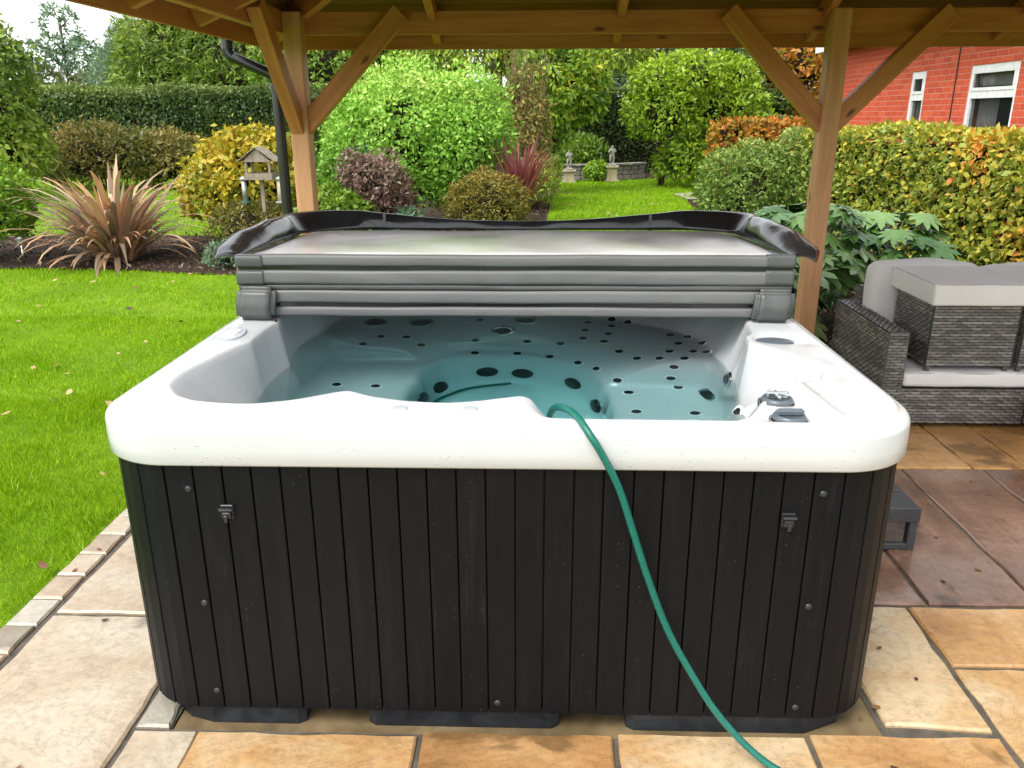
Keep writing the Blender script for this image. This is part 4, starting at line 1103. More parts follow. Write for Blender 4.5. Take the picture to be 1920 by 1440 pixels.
# bark chips
def inpoly(X, Y, poly):
    c = np.zeros(len(X), bool); n = len(poly)
    for i in range(n):
        x0, y0 = poly[i]; x1, y1 = poly[(i + 1) % n]
        k = ((y0 > Y) != (y1 > Y)); xi = (x1 - x0) * (Y - y0) / (y1 - y0 + 1e-12) + x0
        c ^= k & (X < xi)
    return c
def chips(poly, box, n, size):
    X = NR.uniform(box[0], box[1], n); Y = NR.uniform(box[2], box[3], n); k = inpoly(X, Y, poly)
    Pt = np.stack([X[k], Y[k], NR.uniform(-.015, .012, k.sum())], 1); Nm = np.tile([0, 0, 1.0], (len(Pt), 1))
    return Pt, Nm
L_CHIP = M_leaf('bark_chip', [(0, (.020, .012, .008)), (.6, (.075, .045, .028)), (1, (.26, .19, .13))], trans=0.0, rough=.7)
for poly, box, n in ((BEDL, (-7.5, .5, 6.4, 9.5), 5200), (BEDR, (1.3, 3.4, 3.05, 6.2), 2600), (BEDL, (-.9, .6, 9, 14), 1500), (BEDR, (2.2, 4.2, 10, 14.2), 1500)):
    Pt, Nm = chips(poly, box, n, .04)
    tag(link('bark_chips', leaf_mesh('bark_chips', Pt, Nm, .055, .4, None, outw=0, jit=.35), L_CHIP), 'loose bark chips scattered on the bed', 'bark chips', kind='stuff')

# ================================================================== GRASS
L_GRASS = M_leaf('grass_blade', [(0, (.15, .29, .002)), (.5, (.245, .44, .003)), (1, (.36, .54, .012))], rough=.5, trans=.35, spec=.3)
def grass(name, box, n, h, asp, test, label):
    X = NR.uniform(box[0], box[1], n); Y = NR.uniform(box[2], box[3], n); k = test(X, Y); X, Y = X[k], Y[k]
    Pt = np.stack([X, Y, np.full(len(X), -.03)], 1); Nm = unit(np.stack([NR.normal(size=len(X)), NR.normal(size=len(X)), np.full(len(X), .2)], 1))
    t = np.clip(NR.uniform(.3, .8, len(X)) + .22 * wobble(Pt, 1.6, 3) + .12 * wobble(Pt, 6, 4), 0, 1)
    sz = h * (1 + .3 * wobble(Pt, 4, 5)) * NR.uniform(.6, 1.25, len(X))
    o = link(name, leaf_mesh(name, Pt, Nm, sz, asp, t, outw=.35, up=1.5, jit=.5), L_GRASS); tag(o, label, 'grass', kind='stuff')
def nearlawn(X, Y):
    edge = -1.632 + .010 * np.sin(Y * 9) + .01 * np.sin(Y * 23)
    return ((X < edge) | (Y > 3.06)) & ~inpoly(X, Y, BEDL) & ~inpoly(X, Y, BEDR) & (np.abs(X + .3) < 1.2 + .72 * (Y + 1.743))
grass('grass', (-3.6, -1.60, -.7, 2.6), 64000, .044, .080, nearlawn, 'long grass blades at the lawn edge beside the patio')
grass('grass', (-6.2, -1.55, 2.2, 4.6), 60000, .036, .14, nearlawn, 'mown grass blades across the middle of the left lawn')
grass('grass', (-7.5, 1.4, 4.4, 7.2), 44000, .036, .22, nearlawn, 'mown grass blades in front of the planting bed')
def farlawn(X, Y): return ~inpoly(X, Y, BEDL) & ~inpoly(X, Y, BEDR) & ~inpoly(X, Y, BEDF)
grass('grass', (-13, -4.1, 9.2, 20), 26000, .055, .35, farlawn, 'grass of the far lawn behind the spiky bronze plant')
grass('grass', (.1, 4.6, 9.5, 20), 22000, .050, .33, farlawn, 'grass of the far lawn in front of the statues')

# ================================================================== HOUSE
M_BRICK = None
def mk_brick():
    m, nt, b = nodes('red_brick')
    v = coords(nt, (1, 1, 1), 'Object', True)
    n = N(nt, 'ShaderNodeTexNoise', Scale=14, Detail=6); nt.links.new(v, n.inputs['Vector'])
    oi = nt.nodes.new('ShaderNodeObjectInfo'); ad = N(nt, 'ShaderNodeMath', operation='MULTIPLY_ADD'); ad.inputs[1].default_value = .6
    mu = N(nt, 'ShaderNodeMath', operation='MULTIPLY'); mu.inputs[1].default_value = .5
    nt.links.new(n.outputs['Fac'], mu.inputs[0]); nt.links.new(oi.outputs['Random'], ad.inputs[0]); nt.links.new(mu.outputs[0], ad.inputs[2])
    r = ramp(nt, ad.outputs[0], [(.15, (.44, .058, .020)), (.5, (.53, .072, .024)), (.85, (.60, .10, .036))])
    nt.links.new(r.outputs[0], b.inputs['Base Color']); b.inputs['Roughness'].default_value = .75
    bump(nt, b, n.outputs['Fac'], .3, .004); return m
M_BRICK = mk_brick()
M_BMORT = M_noise('brick_mortar', [(.3, (.50, .16, .105)), (.7, (.62, .25, .17))], scale=30, rough=(.8, .95), bs=.4, bd=.004)
M_UPVC = M_plain('white_upvc', (.80, .81, .81), .3)
def M_pane():
    m, nt, b = nodes('window_glass')
    b.inputs['Base Color'].default_value = (.02, .025, .025, 1); b.inputs['Roughness'].default_value = .03; b.inputs['Specular IOR Level'].default_value = .6
    t = nt.nodes.new('ShaderNodeBsdfTransparent'); mx = nt.nodes.new('ShaderNodeMixShader'); mx.inputs[0].default_value = .62
    n = N(nt, 'ShaderNodeTexNoise', Scale=2.0); nt.links.new(coords(nt), n.inputs['Vector']); bump(nt, b, n.outputs['Fac'], .03, .02)
    nt.links.new(b.outputs[0], mx.inputs[1]); nt.links.new(t.outputs[0], mx.inputs[2]); nt.links.new(mx.outputs[0], nt.nodes['Material Output'].inputs[0]); return m
M_PANE = M_pane()
M_FABRIC = M_plain('curtain_grey', (.55, .56, .55), .85)
M_BLIND = M_plain('roller_blind', (.66, .64, .55), .8)
M_ROOM = M_plain('room_dark', (.06, .06, .055), .9)
HX = 5.5
hs_ = empty('house', (HX + 2, 9, 0), 0, 'red brick house with white framed windows behind the hedge', 'house'); HO = Vector(hs_.location)
def HP(mb, n_, mt, par=None, sm=False):
    po = HO if par is None else HO + Vector(par.location)
    mb.V = [tuple(Vector(v) - po) for v in mb.V]; return mb.obj(n_, mt, par or hs_, sm)
wins = [(8.17, 9.27, .95, 2.105), (10.49, 10.96, .95, 2.105)]
ys = [4.2, 8.17, 9.27, 10.49, 10.96, 13.85]; HT = 2.72
wm = MB()
for i in range(5):
    y0, y1 = ys[i], ys[i + 1]
    if i in (1, 3):
        wm.box(HX + .006, HX + .25, y0, y1, -.05, .95).box(HX + .006, HX + .25, y0, y1, 2.105, HT)
    else: wm.box(HX + .006, HX + .25, y0 + (.0001 if i else 0), y1, -.05, HT)
wm.box(HX + .006, 12, 13.85, 14.1, -.05, HT).box(HX + .006, 12, 4.0, 4.2, -.05, HT)
wm.box(11.8, 12, 4.2, 13.85, -.05, HT)
wall = HP(wm, 'wall', M_BMORT)
bm_ = MB().box(-.05, .05, -.1065, .1065, -.0325, .0325, .004)
BR = bm_.mesh('brick')
BH = MB().box(-.05, .05, -.051, .051, -.0325, .0325, .004).mesh('half_brick')
cands = []; cut = []
for c in range(int(HT / .075)):
    z = .0375 + c * .075
    y = 4.2 + (.1125 if c % 2 else 0)
    while y < 13.8:
        a0, a1 = y - .1065, y + .1065; whole = True
        for (a, b, z0, z1) in wins:
            if z0 - .03 < z < z1 + .02:
                if a0 < b and a1 > a:
                    whole = False
                    if a0 < a - .02: cut.append((a0, a - .002, z))
                    if a1 > b + .02: cut.append((b + .002, a1, z))
        if whole: cands.append((y, z))
        y += .225
def vis(p):
    y, z = p
    return (-1 if (1.15 < z < 2.36 and 7.6 < y < 13.6) else 0, y)
cands.sort(key=vis)
for (a0, a1, z) in cut:
    link('cut_brick', BR, M_BRICK, wall, loc=Vector((HX + .052, (a0 + a1) / 2, z)) - HO, scale=(1, (a1 - a0) / .213, 1))
for (y, z) in cands[:270]:
    link('brick', BR, M_BRICK, wall, loc=Vector((HX + .052, y, z)) - HO + Vector((R.uniform(0, .002), 0, 0)))
rest = MB(); rv = []
V0 = np.array([v.co[:] for v in BR.vertices]); F0 = [list(p.vertices) for p in BR.polygons]
VV = []; FF = []
for (y, z) in cands[270:]:
    b = len(VV); VV += (V0 + np.array([HX + .052, y, z]) - np.array(HO)).tolist(); FF += [[i + b for i in f] for f in F0]
me = bpy.data.meshes.new('brickwork'); me.from_pydata(VV, [], FF); tag(link('brickwork', me, M_BRICK, wall), kind='stuff')
for wi, (y0, y1, z0, z1) in enumerate(wins):
    fr = MB(); t = .065; xo = HX + .02; zt = 1.765
    fr.box(xo, xo + .07, y0, y0 + t, z0, z1).box(xo, xo + .07, y1 - t, y1, z0, z1).box(xo, xo + .07, y0 + t, y1 - t, z0, z0 + t).box(xo, xo + .07, y0 + t, y1 - t, z1 - t, z1).box(xo - .004, xo + .066, y0 + t, y1 - t, zt - .05, zt + .035)
    w = HP(fr, 'window', M_UPVC)
    k = t + .02
    sash = MB().box(xo - .014, xo + .0, y0 + t, y1 - t, zt + .036, zt + .075).box(xo - .014, xo, y0 + t, y1 - t, z1 - t - .035, z1 - t).box(xo - .014, xo, y0 + t, y0 + t + .035, zt + .076, z1 - t - .036).box(xo - .014, xo, y1 - t - .035, y1 - t, zt + .076, z1 - t - .036)
    HP(sash, 'sash', M_UPVC, w)
    HP(MB().box(xo + .03, xo + .036, y0 + t, y1 - t, zt + .035, z1 - t), 'pane', M_PANE, w)
    HP(MB().box(xo + .03, xo + .036, y0 + t, y1 - t, z0 + t, zt - .05), 'pane', M_PANE, w)
    HP(MB().box(HX - .03, HX + .005, y0 - .03, y1 + .03, z0 - .05, z0 - .002), 'sill', M_UPVC, w)
    if wi == 0:
        HP(MB().box(xo + .09, xo + .10, y0 + .08, y1 - .14, 1.86, z1 - .02), 'blind', M_BLIND, w)
        cv = MB(); V = []; 
        for i in range(31):
            yy = y1 - .08 - .42 * i / 30; V += [(xo + .12 + .02 * sin(i * 1.1), yy, z0 + .05), (xo + .12 + .02 * sin(i * 1.1), yy, zt)]
        HP(cv.add(V, [(2 * i, 2 * i + 2, 2 * i + 3, 2 * i + 1) for i in range(30)]), 'curtain', M_FABRIC, w, True)
    else:
        HP(MB().box(xo + .09, xo + .10, y0 + .05, y1 - .05, z0 + .05, zt - .06), 'blind', M_plain('frosted', (.42, .46, .43), .6), w)
rmb = MB().box(HX + .9, HX + .95, 7.6, 11.5, .3, 2.6)
HP(rmb, 'inner_wall', M_ROOM)
HP(MB().tube([(HX - .004, 9.61, .0), (HX - .004, 9.61, HT)], .008, 6), 'cable', M_BLACK)
rf = MB(); ov = .35
V = [(HX - ov, 3.8, HT - .02), (12.3, 3.8, HT - .02), (12.3, 14.3, HT - .02), (HX - ov, 14.3, HT - .02), (8.9, 7.2, HT + 1.9), (8.9, 10.9, HT + 1.9)]
M_TILE = M_noise('roof_tile', [(.3, (.10, .05, .035)), (.7, (.18, .085, .055))], scale=20, rough=(.7, .9), bs=.5, bd=.02)
HP(rf.add(V, [(0, 1, 4), (1, 2, 5, 4), (2, 3, 5), (3, 0, 4, 5), (3, 2, 1, 0)]), 'roof', M_TILE)
HP(MB().box(HX - ov - .02, HX - ov, 3.8, 14.3, HT - .14, HT + .0), 'fascia', M_UPVC)

# ================================================================== HEDGES
def hedge(name, label, line, width, h, n, size, mat, tintf, aspect=.6, group=None, rough=.06, corner=.2):
    """clipped hedge along a polyline (centre line)"""
    L = [Vector((*p, 0)) for p in line]; lens = [(L[i + 1] - L[i]).length for i in range(len(L) - 1)]; tot = sum(lens)
    o = empty(name, (L[0] + L[-1]) / 2, 0, label, 'hedge', group); off = np.array(o.location)
    per = 2 * h + width
    m = n
    s = NR.uniform(0, tot, m); q = NR.uniform(0, per, m)
    cum = np.cumsum([0] + lens); k = np.clip(np.searchsorted(cum, s) - 1, 0, len(lens) - 1)
    A = np.array([v[:] for v in L]); t = (s - cum[k]) / np.array(lens)[k]
    C = A[k] * (1 - t[:, None]) + A[k + 1] * t[:, None]; D = unit(A[k + 1] - A[k]); Nn = np.stack([-D[:, 1], D[:, 0], 0 * D[:, 0]], 1)
    side = np.where(q < h, 1, np.where(q < 2 * h, -1, 0)); z = np.where(side == 1, q, np.where(side == -1, q - h, h)); lat = np.where(side == 0, (q - 2 * h) - width / 2, side * width / 2)
    # rounded shoulders
    over = np.clip((z - (h - corner)) / corner, 0, 1); lat = np.where(side != 0, lat * (1 - .28 * over ** 2 * corner / (width / 2 + .01)), lat)
    up = np.array([0, 0, 1.0])
    nm = unit(Nn * (side * (1 - over * .6))[:, None] + up * np.where(side == 0, 1, over)[:, None])
    Pt = C + Nn * lat[:, None] + up * z[:, None]
    # ends
    ne = int(n * .12)
    for e, (pt, dr) in enumerate(((A[0], -unit(A[1] - A[0])), (A[-1], unit(A[-1] - A[-2])))):
        nn = np.array([-dr[1], dr[0], 0]); la = NR.uniform(-width / 2, width / 2, ne); zz = NR.uniform(0, h, ne)
        bul = (1 - (la / (width / 2)) ** 2)
        Pt = np.vstack([Pt, pt + nn * la[:, None] + up * zz[:, None] + dr * (bul * width * .25)[:, None]]); nm = np.vstack([nm, np.tile(dr, (ne, 1))])
    Pt = Pt + nm * (NR.uniform(-.9, .5, len(Pt)) * rough + rough * wobble(Pt, 2.5, 9))[:, None]
    Pt[:, 2] = np.maximum(Pt[:, 2], .01)
    tt = np.clip(tintf(Pt, nm), 0, 1)
    link('foliage', leaf_mesh('foliage', Pt - off, nm, size, aspect, tt, outw=.55, jit=.55), mat, o)
    cm = MB()
    for i in range(len(L) - 1):
        a, b = L[i], L[i + 1]
        cm.beam(a + Vector((0, 0, h * .47)), b + Vector((0, 0, h * .47)), width - rough * 3.2, h * .94 - rough * 1.5, (0, 0, 1))
    cm.V = [tuple(Vector(v) - Vector(off)) for v in cm.V]
    cm.obj('twigs', M_TWIG, o)
    return o
def beech_t(P_, N_):
    w = wobble(P_, 2.2, 21); near = np.clip((8.6 - P_[:, 1]) / 3.5, 0, 1)
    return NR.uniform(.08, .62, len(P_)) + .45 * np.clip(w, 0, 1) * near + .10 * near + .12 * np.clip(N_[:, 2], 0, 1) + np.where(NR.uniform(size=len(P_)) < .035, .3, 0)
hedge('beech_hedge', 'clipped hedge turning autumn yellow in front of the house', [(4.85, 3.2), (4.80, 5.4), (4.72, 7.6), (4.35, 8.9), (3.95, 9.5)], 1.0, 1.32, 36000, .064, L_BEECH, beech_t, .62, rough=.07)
plant('rounded_shrub', 'rounded pale green shrub at the near end of the right hedge', 'shrub', [((3.0, 9.75, .46), (.72, .7, .74), 110, .18), ((3.55, 9.7, .6), (.6, .6, .74), 80, .2)], 19000, .060, M_leaf('leaf_pale_green', [(0, (0.075, 0.150, 0.022)), (.5, (0.175, 0.275, 0.040)), (1, (0.475, 0.525, 0.138))]), .42, lambda P_, N_: NR.uniform(0, .7, len(P_)) + .35 * np.clip(P_[:, 2] - .6, 0, 1))
hedge('copper_hedge', 'low orange copper hedge behind the rounded shrub', [(3.35, 13.3), (4.9, 13.4)], .7, 1.40, 5600, .09, L_COPPER, patch(.1, .9, 2, 5, .2), .6, rough=.06)
hedge('clipped_hedge', 'dark brown clipped hedge by the house corner', [(4.6, 17.3), (6.4, 17.2)], .7, 1.42, 2600, .11, L_BROWN, patch(.1, .7, 2, 5, .2), .6)
hedge('privet_hedge', 'tall clipped green hedge across the back left of the garden', [(-13.4, 20.5), (-4.0, 20.2)], 1.3, 2.18, 44000, .085, L_DARK, lambda P_, N_: NR.uniform(.0, .55, len(P_)) + .45 * np.clip(N_[:, 2], 0, 1) + .25 * wobble(P_, .9, 4), .55, rough=.10)  # upward leaves paler: light on the hedge top put into the tint
hedge('privet_hedge', 'dark clipped hedge behind the statues', [(-4.0, 22.6), (7.5, 22.4)], 1.3, 2.2, 26000, .09, L_DARK, lambda P_, N_: NR.uniform(.0, .5, len(P_)) + .4 * np.clip(N_[:, 2], 0, 1), .55, rough=.09)  # same paler top, overhead light put into the leaf tint

# ================================================================== SHRUBS
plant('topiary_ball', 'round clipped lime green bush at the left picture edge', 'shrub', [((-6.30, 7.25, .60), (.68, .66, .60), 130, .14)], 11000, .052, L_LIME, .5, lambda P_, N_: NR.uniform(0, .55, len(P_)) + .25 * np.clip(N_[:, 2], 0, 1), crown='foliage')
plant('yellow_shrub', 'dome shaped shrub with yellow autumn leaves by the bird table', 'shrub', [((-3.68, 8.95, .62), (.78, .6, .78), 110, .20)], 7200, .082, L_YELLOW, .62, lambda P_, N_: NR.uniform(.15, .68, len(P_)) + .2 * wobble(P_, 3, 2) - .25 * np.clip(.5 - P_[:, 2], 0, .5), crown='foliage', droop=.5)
plant('low_shrub', 'low brown and green heathery shrub under the bird table', 'shrub', [((-3.45, 8.15, .22), (.52, .34, .34), 60, .12), ((-3.0, 8.2, .2), (.4, .3, .30), 40, .12)], 4200, .055, L_BROWN, .3, patch(.0, .9, 4, 2, .2), crown='foliage', up=.6)
plant('grey_herb', 'small grey green herb clump at the bed edge left of the cover', 'herb', [((-3.22, 6.85, .10), (.30, .2, .15), 30, .07)], 1600, .045, L_PALE, .3, crown='foliage', up=.5)
plant('honeysuckle_bush', 'large rounded light green bush behind the tub cover', 'shrub', [((-1.75, 9.95, 1.08), (1.12, .95, 1.14), 190, .25), ((-.95, 9.9, 1.05), (.72, .8, 1.05), 110, .24), ((-2.4, 9.7, .75), (.55, .6, .75), 70, .2)], 46000, .064, M_leaf('leaf_honeysuckle', [(0, (0.118, 0.285, 0.029)), (.4, (0.237, 0.476, 0.047)), (.75, (0.444, 0.667, 0.112)), (1, (0.698, 0.750, 0.237))]), .46, lambda P_, N_: NR.uniform(0, .55, len(P_)) + .30 * np.clip((P_[:, 2] - .8), 0, 1.2) + .1 * wobble(P_, 2, 3), crown='foliage', droop=.15)  # leaves paler with height: light from above put into their colour
plant('red_brown_shrub', 'reddish grey shrub in front of the large green bush', 'shrub', [((-1.88, 8.35, .72), (.42, .32, .40), 60, .12), ((-1.75, 8.35, .40), (.35, .3, .35), 40, .12), ((-2.15, 8.4, .9), (.2, .2, .25), 20, .1)], 4600, .058, L_REDGREY, .42, patch(0, .85, 4, 1, .2), crown='foliage', corefac=.55)
plant('green_shrub', 'low bright green leafy plant beside the left post', 'shrub', [((-2.35, 8.1, .32), (.45, .35, .38), 50, .13)], 3200, .075, L_GREEN, .5, patch(.2, 1, 3, 1, .2), crown='foliage')
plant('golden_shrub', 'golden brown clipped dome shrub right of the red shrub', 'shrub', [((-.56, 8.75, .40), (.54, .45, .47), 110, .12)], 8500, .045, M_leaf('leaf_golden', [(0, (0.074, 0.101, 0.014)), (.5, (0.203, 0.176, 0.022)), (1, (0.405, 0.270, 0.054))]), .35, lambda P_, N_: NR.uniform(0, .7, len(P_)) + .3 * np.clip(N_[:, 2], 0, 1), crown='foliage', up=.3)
plant('green_perennial', 'loose green perennial with small yellow tips beside the lawn edge', 'plant', [((.02, 12.6, .35), (.38, .5, .42), 50, .14), ((.15, 14.2, .4), (.35, .5, .45), 40, .15)], 5200, .085, L_OLIVE, .3, patch(.1, 1, 3, 1, .2), crown='foliage', up=.4, core=False)
plant('brown_bank_shrub', 'sprawling brown green shrub below the tall left hedge', 'shrub', [((-9.6, 16.6, .62), (1.5, .8, .8), 90, .30), ((-8.1, 16.8, .55), (.9, .7, .7), 60, .25)], 9500, .12, L_BROWN, .35, patch(0, .8, 1.6, 8, .3), crown='foliage')
plant('fern_plant', 'dark green ferny plant behind the statues', 'plant', [((1.25, 20.2, .5), (.55, .4, .5), 40, .2)], 2200, .16, L_GREEN, .25, crown='foliage', up=.5)
plant('box_bush', 'small bright green bush between the two statues', 'shrub', [((1.52, 18.75, .2), (.26, .24, .27), 26, .1)], 1300, .07, L_LIME, .5, crown='foliage')
plant('broadleaf_shrub', 'yellow green broadleaf tree like shrub right of the statues', 'shrub', [((2.9, 17.3, 1.55), (.85, .8, .85), 60, .26), ((4.25, 17.5, 1.5), (1.0, .8, .95), 70, .26), ((3.5, 17.4, 2.25), (.95, .8, .70), 60, .24), ((4.35, 17.4, 2.3), (.6, .6, .5), 30, .22), ((2.65, 17.2, 2.2), (.55, .6, .5), 26, .22), ((3.3, 17.0, .55), (.62, .5, .55), 40, .22), ((3.9, 17.1, .45), (.5, .5, .45), 30, .2), ((5.0, 17.5, 1.1), (.5, .5, .6), 26, .22)], 15000, .115, M_leaf('leaf_laurel', [(0, (0.097, 0.179, 0.008)), (.5, (0.234, 0.372, 0.017)), (1, (0.454, 0.578, 0.034))]), .42, lambda P_, N_: NR.uniform(0, .6, len(P_)) + .3 * np.clip((P_[:, 2] - 1) / 1.8, 0, 1), crown='foliage', droop=.25, corefac=.55)
# dry brown tall stems
ds = empty('dry_shrub', (-.15, 12.9, 0), 0, 'tall brown twiggy dry shrub behind the large bush', 'shrub')
m = MB()
for k in range(100):
    a = R.uniform(0, 2 * pi); r0 = R.uniform(0, .22); r1 = r0 + R.uniform(.05, .36); h = R.uniform(1.5, 2.9)
    m.tube([(r0 * cos(a), r0 * sin(a), 0), (lerp(r0, r1, .5) * cos(a), lerp(r0, r1, .5) * sin(a), h * .55), (r1 * cos(a + .2), r1 * sin(a + .2), h)], [.008, .006, .003], 4, False)
me = m.mesh('stems'); a_ = me.attributes.new('tint', 'FLOAT', 'POINT'); a_.data.foreach_set('value', NR.uniform(0, 1, len(me.vertices)).astype(np.float32))
link('stems', me, L_DRY, ds)
Pt, Nm = clumps([((0, 0, 1.0), (.48, .45, 1.3), 60, .18)], 4200); link('foliage', leaf_mesh('foliage', Pt, Nm, .075, .4, NR.uniform(0, 1, len(Pt)), droop=.3), L_BROWN, ds)

# ================================================================== TREES
def limb(b, h, r, spread=.5, n=5, seed=0):
    g_ = random.Random(seed); T = [([b, (b[0] + .05, b[1], b[2] + h * .5), (b[0] + .02, b[1] + .05, b[2] + h)], [r, r * .8, r * .55])]
    for k in range(n):
        a = g_.uniform(0, 6.28); z = b[2] + h * g_.uniform(.45, .95); L_ = spread * g_.uniform(.7, 1.2)
        T.append(([(b[0], b[1], z), (b[0] + L_ * .5 * cos(a), b[1] + L_ * .5 * sin(a), z + L_ * .35), (b[0] + L_ * cos(a), b[1] + L_ * sin(a), z + L_ * .8)], [r * .45, r * .3, r * .12]))
    return T
plant('broadleaf_tree', 'big olive green tree at the left picture edge', 'tree', [((-10.6, 13.8, 1.9), (1.35, 1.1, 1.5), 120, .34), ((-10.9, 13.8, 3.0), (1.0, 1.0, .9), 70, .32), ((-10.2, 13.9, .9), (.9, .8, .8), 50, .3)], 17000, .12, L_OLIVE, .45, patch(0, .8, 1.4, 4, .25), trunk=limb((-10.7, 13.9, -.03), 2.2, .16, 1.0, 6, 1), droop=.2, corefac=.6)
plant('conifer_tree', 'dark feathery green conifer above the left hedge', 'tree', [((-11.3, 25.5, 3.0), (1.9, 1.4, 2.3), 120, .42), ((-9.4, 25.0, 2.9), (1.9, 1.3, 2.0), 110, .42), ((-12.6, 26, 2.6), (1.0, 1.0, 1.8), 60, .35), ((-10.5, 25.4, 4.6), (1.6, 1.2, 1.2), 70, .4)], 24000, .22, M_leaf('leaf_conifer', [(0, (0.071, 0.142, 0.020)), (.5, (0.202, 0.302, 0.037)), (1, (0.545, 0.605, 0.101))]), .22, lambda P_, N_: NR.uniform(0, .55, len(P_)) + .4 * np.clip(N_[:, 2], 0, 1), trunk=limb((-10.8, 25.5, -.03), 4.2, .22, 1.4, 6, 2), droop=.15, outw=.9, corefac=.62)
plant('pale_conifer', 'pale grey green conifer rising against the sky', 'tree', [((-14.6, 28.5, 2.2), (1.25, 1.1, 1.7), 90, .35), ((-14.3, 28.5, 3.7), (.75, .8, 1.0), 50, .28)], 11000, .17, L_PALE, .2, None, trunk=limb((-14.5, 28.5, -.03), 3.6, .16, .9, 5, 3), up=.5, outw=.8)
plant('thin_tree', 'sparse grey green tree far left against the white sky', 'tree', [((-19.2, 33, 4.6), (.75, .7, 1.3), 16, .26), ((-18.3, 33, 3.6), (.9, .7, .9), 18, .28), ((-20.2, 33, 3.4), (.8, .7, 1.0), 14, .28)], 2800, .20, L_PALE, .35, None, trunk=limb((-19.2, 33, -.03), 5.2, .10, .7, 12, 14), core=False)
plant('far_bush', 'pale hazy bush between the left tree and the conifer', 'tree', [((-17.2, 31, 1.5), (1.5, 1.0, 1.7), 60, .4), ((-20.5, 32, 1.8), (1.9, 1.0, 1.9), 60, .4)], 7000, .20, M_leaf('leaf_straw', [(0, (.07, .10, .03)), (1, (.19, .20, .09))]), .4, None, trunk=limb((-17.2, 31, -.03), 1.8, .1, .6, 4, 4))
plant('broadleaf_tree', 'dense green tree behind the left gazebo post', 'tree', [((-5.6, 22.8, 2.9), (1.9, 1.2, 1.7), 90, .4), ((-3.6, 23, 3.1), (1.7, 1.2, 1.7), 90, .4), ((-7.2, 23.5, 2.8), (1.2, 1, 1.6), 60, .4)], 14000, .16, L_GREEN, .42, patch(0, .9, 1.0, 6, .25), trunk=limb((-4.7, 23, -.03), 3.0, .2, 1.2, 6, 5), droop=.2)
plant('willow_tree', 'yellow green drooping tree above the large bush', 'tree', [((-1.8, 20.8, 3.3), (1.7, 1.0, 1.2), 80, .34), ((.4, 20.6, 3.35), (1.4, 1.0, 1.0), 70, .34), ((1.9, 20.8, 3.2), (1.1, .8, .9), 60, .3)], 20000, .17, M_leaf('leaf_willow', [(0, (0.110, 0.198, 0.018)), (.6, (0.284, 0.394, 0.031)), (1, (0.525, 0.547, 0.066))]), .28, None, trunk=[([(-1.1, 21, -.03), (-1.05, 21, 1.6), (-1.0, 21, 3.2)], [.22, .19, .14]), ([(-1.0, 21, 2.6), (.2, 20.8, 3.1), (1.4, 20.8, 3.3)], [.10, .07, .03])], droop=1.0, core=False)
plant('yellow_leaf_tree', 'green and yellow leafed tree left of the statues', 'tree', [((.55, 15.6, 2.25), (.95, .8, .95), 80, .26), ((.25, 15.5, 1.5), (.55, .6, .7), 45, .22), ((1.05, 15.7, 1.75), (.42, .5, .55), 30, .2), ((.1, 15.4, .75), (.4, .4, .5), 30, .2)], 8500, .13, M_leaf('leaf_cherry', [(0, (0.074, 0.179, 0.013)), (.5, (0.189, 0.315, 0.021)), (.85, (0.420, 0.504, 0.043)), (1, (0.714, 0.546, 0.062))]), .42, patch(0, .8, 1.6, 4, .25), trunk=limb((.4, 15.6, -.03), 1.9, .07, .6, 6, 6), droop=.6, corefac=.5)
plant('dark_tree', 'dark grey green tree right of the broadleaf shrub', 'tree', [((5.9, 21.3, 2.0), (1.3, 1.0, 1.9), 80, .35)], 6500, .15, L_DARK, .4, patch(0, .8, 1.0, 6, .3), trunk=limb((5.9, 21.3, -.03), 2.0, .14, .8, 5, 7))
plant('pale_tree', 'pale green tree far behind the broadleaf shrub', 'tree', [((4.6, 26, 3.0), (1.9, 1.2, 1.6), 70, .4), ((2.4, 26.5, 3.0), (1.6, 1.2, 1.5), 60, .4)], 8000, .18, L_PALE, .4, None, trunk=limb((4.4, 26, -.03), 2.6, .16, .9, 5, 8))
plant('orange_tree', 'small tree with orange autumn leaves between post and house', 'tree', [((7.0, 20.8, 2.75), (1.0, .8, .8), 50, .28), ((7.5, 21, 1.7), (.9, .8, .7), 40, .28)], 4200, .14, L_COPPER, .5, patch(.2, .9, 1.5, 3, .2), trunk=limb((7.1, 20.9, -.03), 2.2, .09, .7, 5, 9))

# ================================================================== SPIKY PLANTS (each blade a part)
def blade_mesh(name, L, w, bend, droop, nseg=8):
    """a strap leaf rising from the origin, leaning towards +X, folded along its midrib"""
    V = []; x = z = 0.0; a = radians(86); st = L / nseg
    for i in range(nseg + 1):
        t = i / nseg
        ww = w * (.55 + .45 * min(1, t * 3)) * (1 - max(0, (t - .55) / .45) ** 1.6) + .0008
        V += [(x, -ww / 2, z), (x - .12 * ww * sin(a), 0, z - .25 * ww * cos(a) * 0 - .12 * ww), (x, ww / 2, z)]
        x += st * cos(a); z += st * sin(a); a -= (bend + droop * t * t) / nseg
    F = []
    for i in range(nseg):
        for j in (0, 1):
            p = i * 3 + j; F.append((p, p + 1, p + 4, p + 3))
    me = bpy.data.meshes.new(name); me.from_pydata(V, [], F); me.polygons.foreach_set('use_smooth', np.ones(len(F), dtype=bool))
    return me
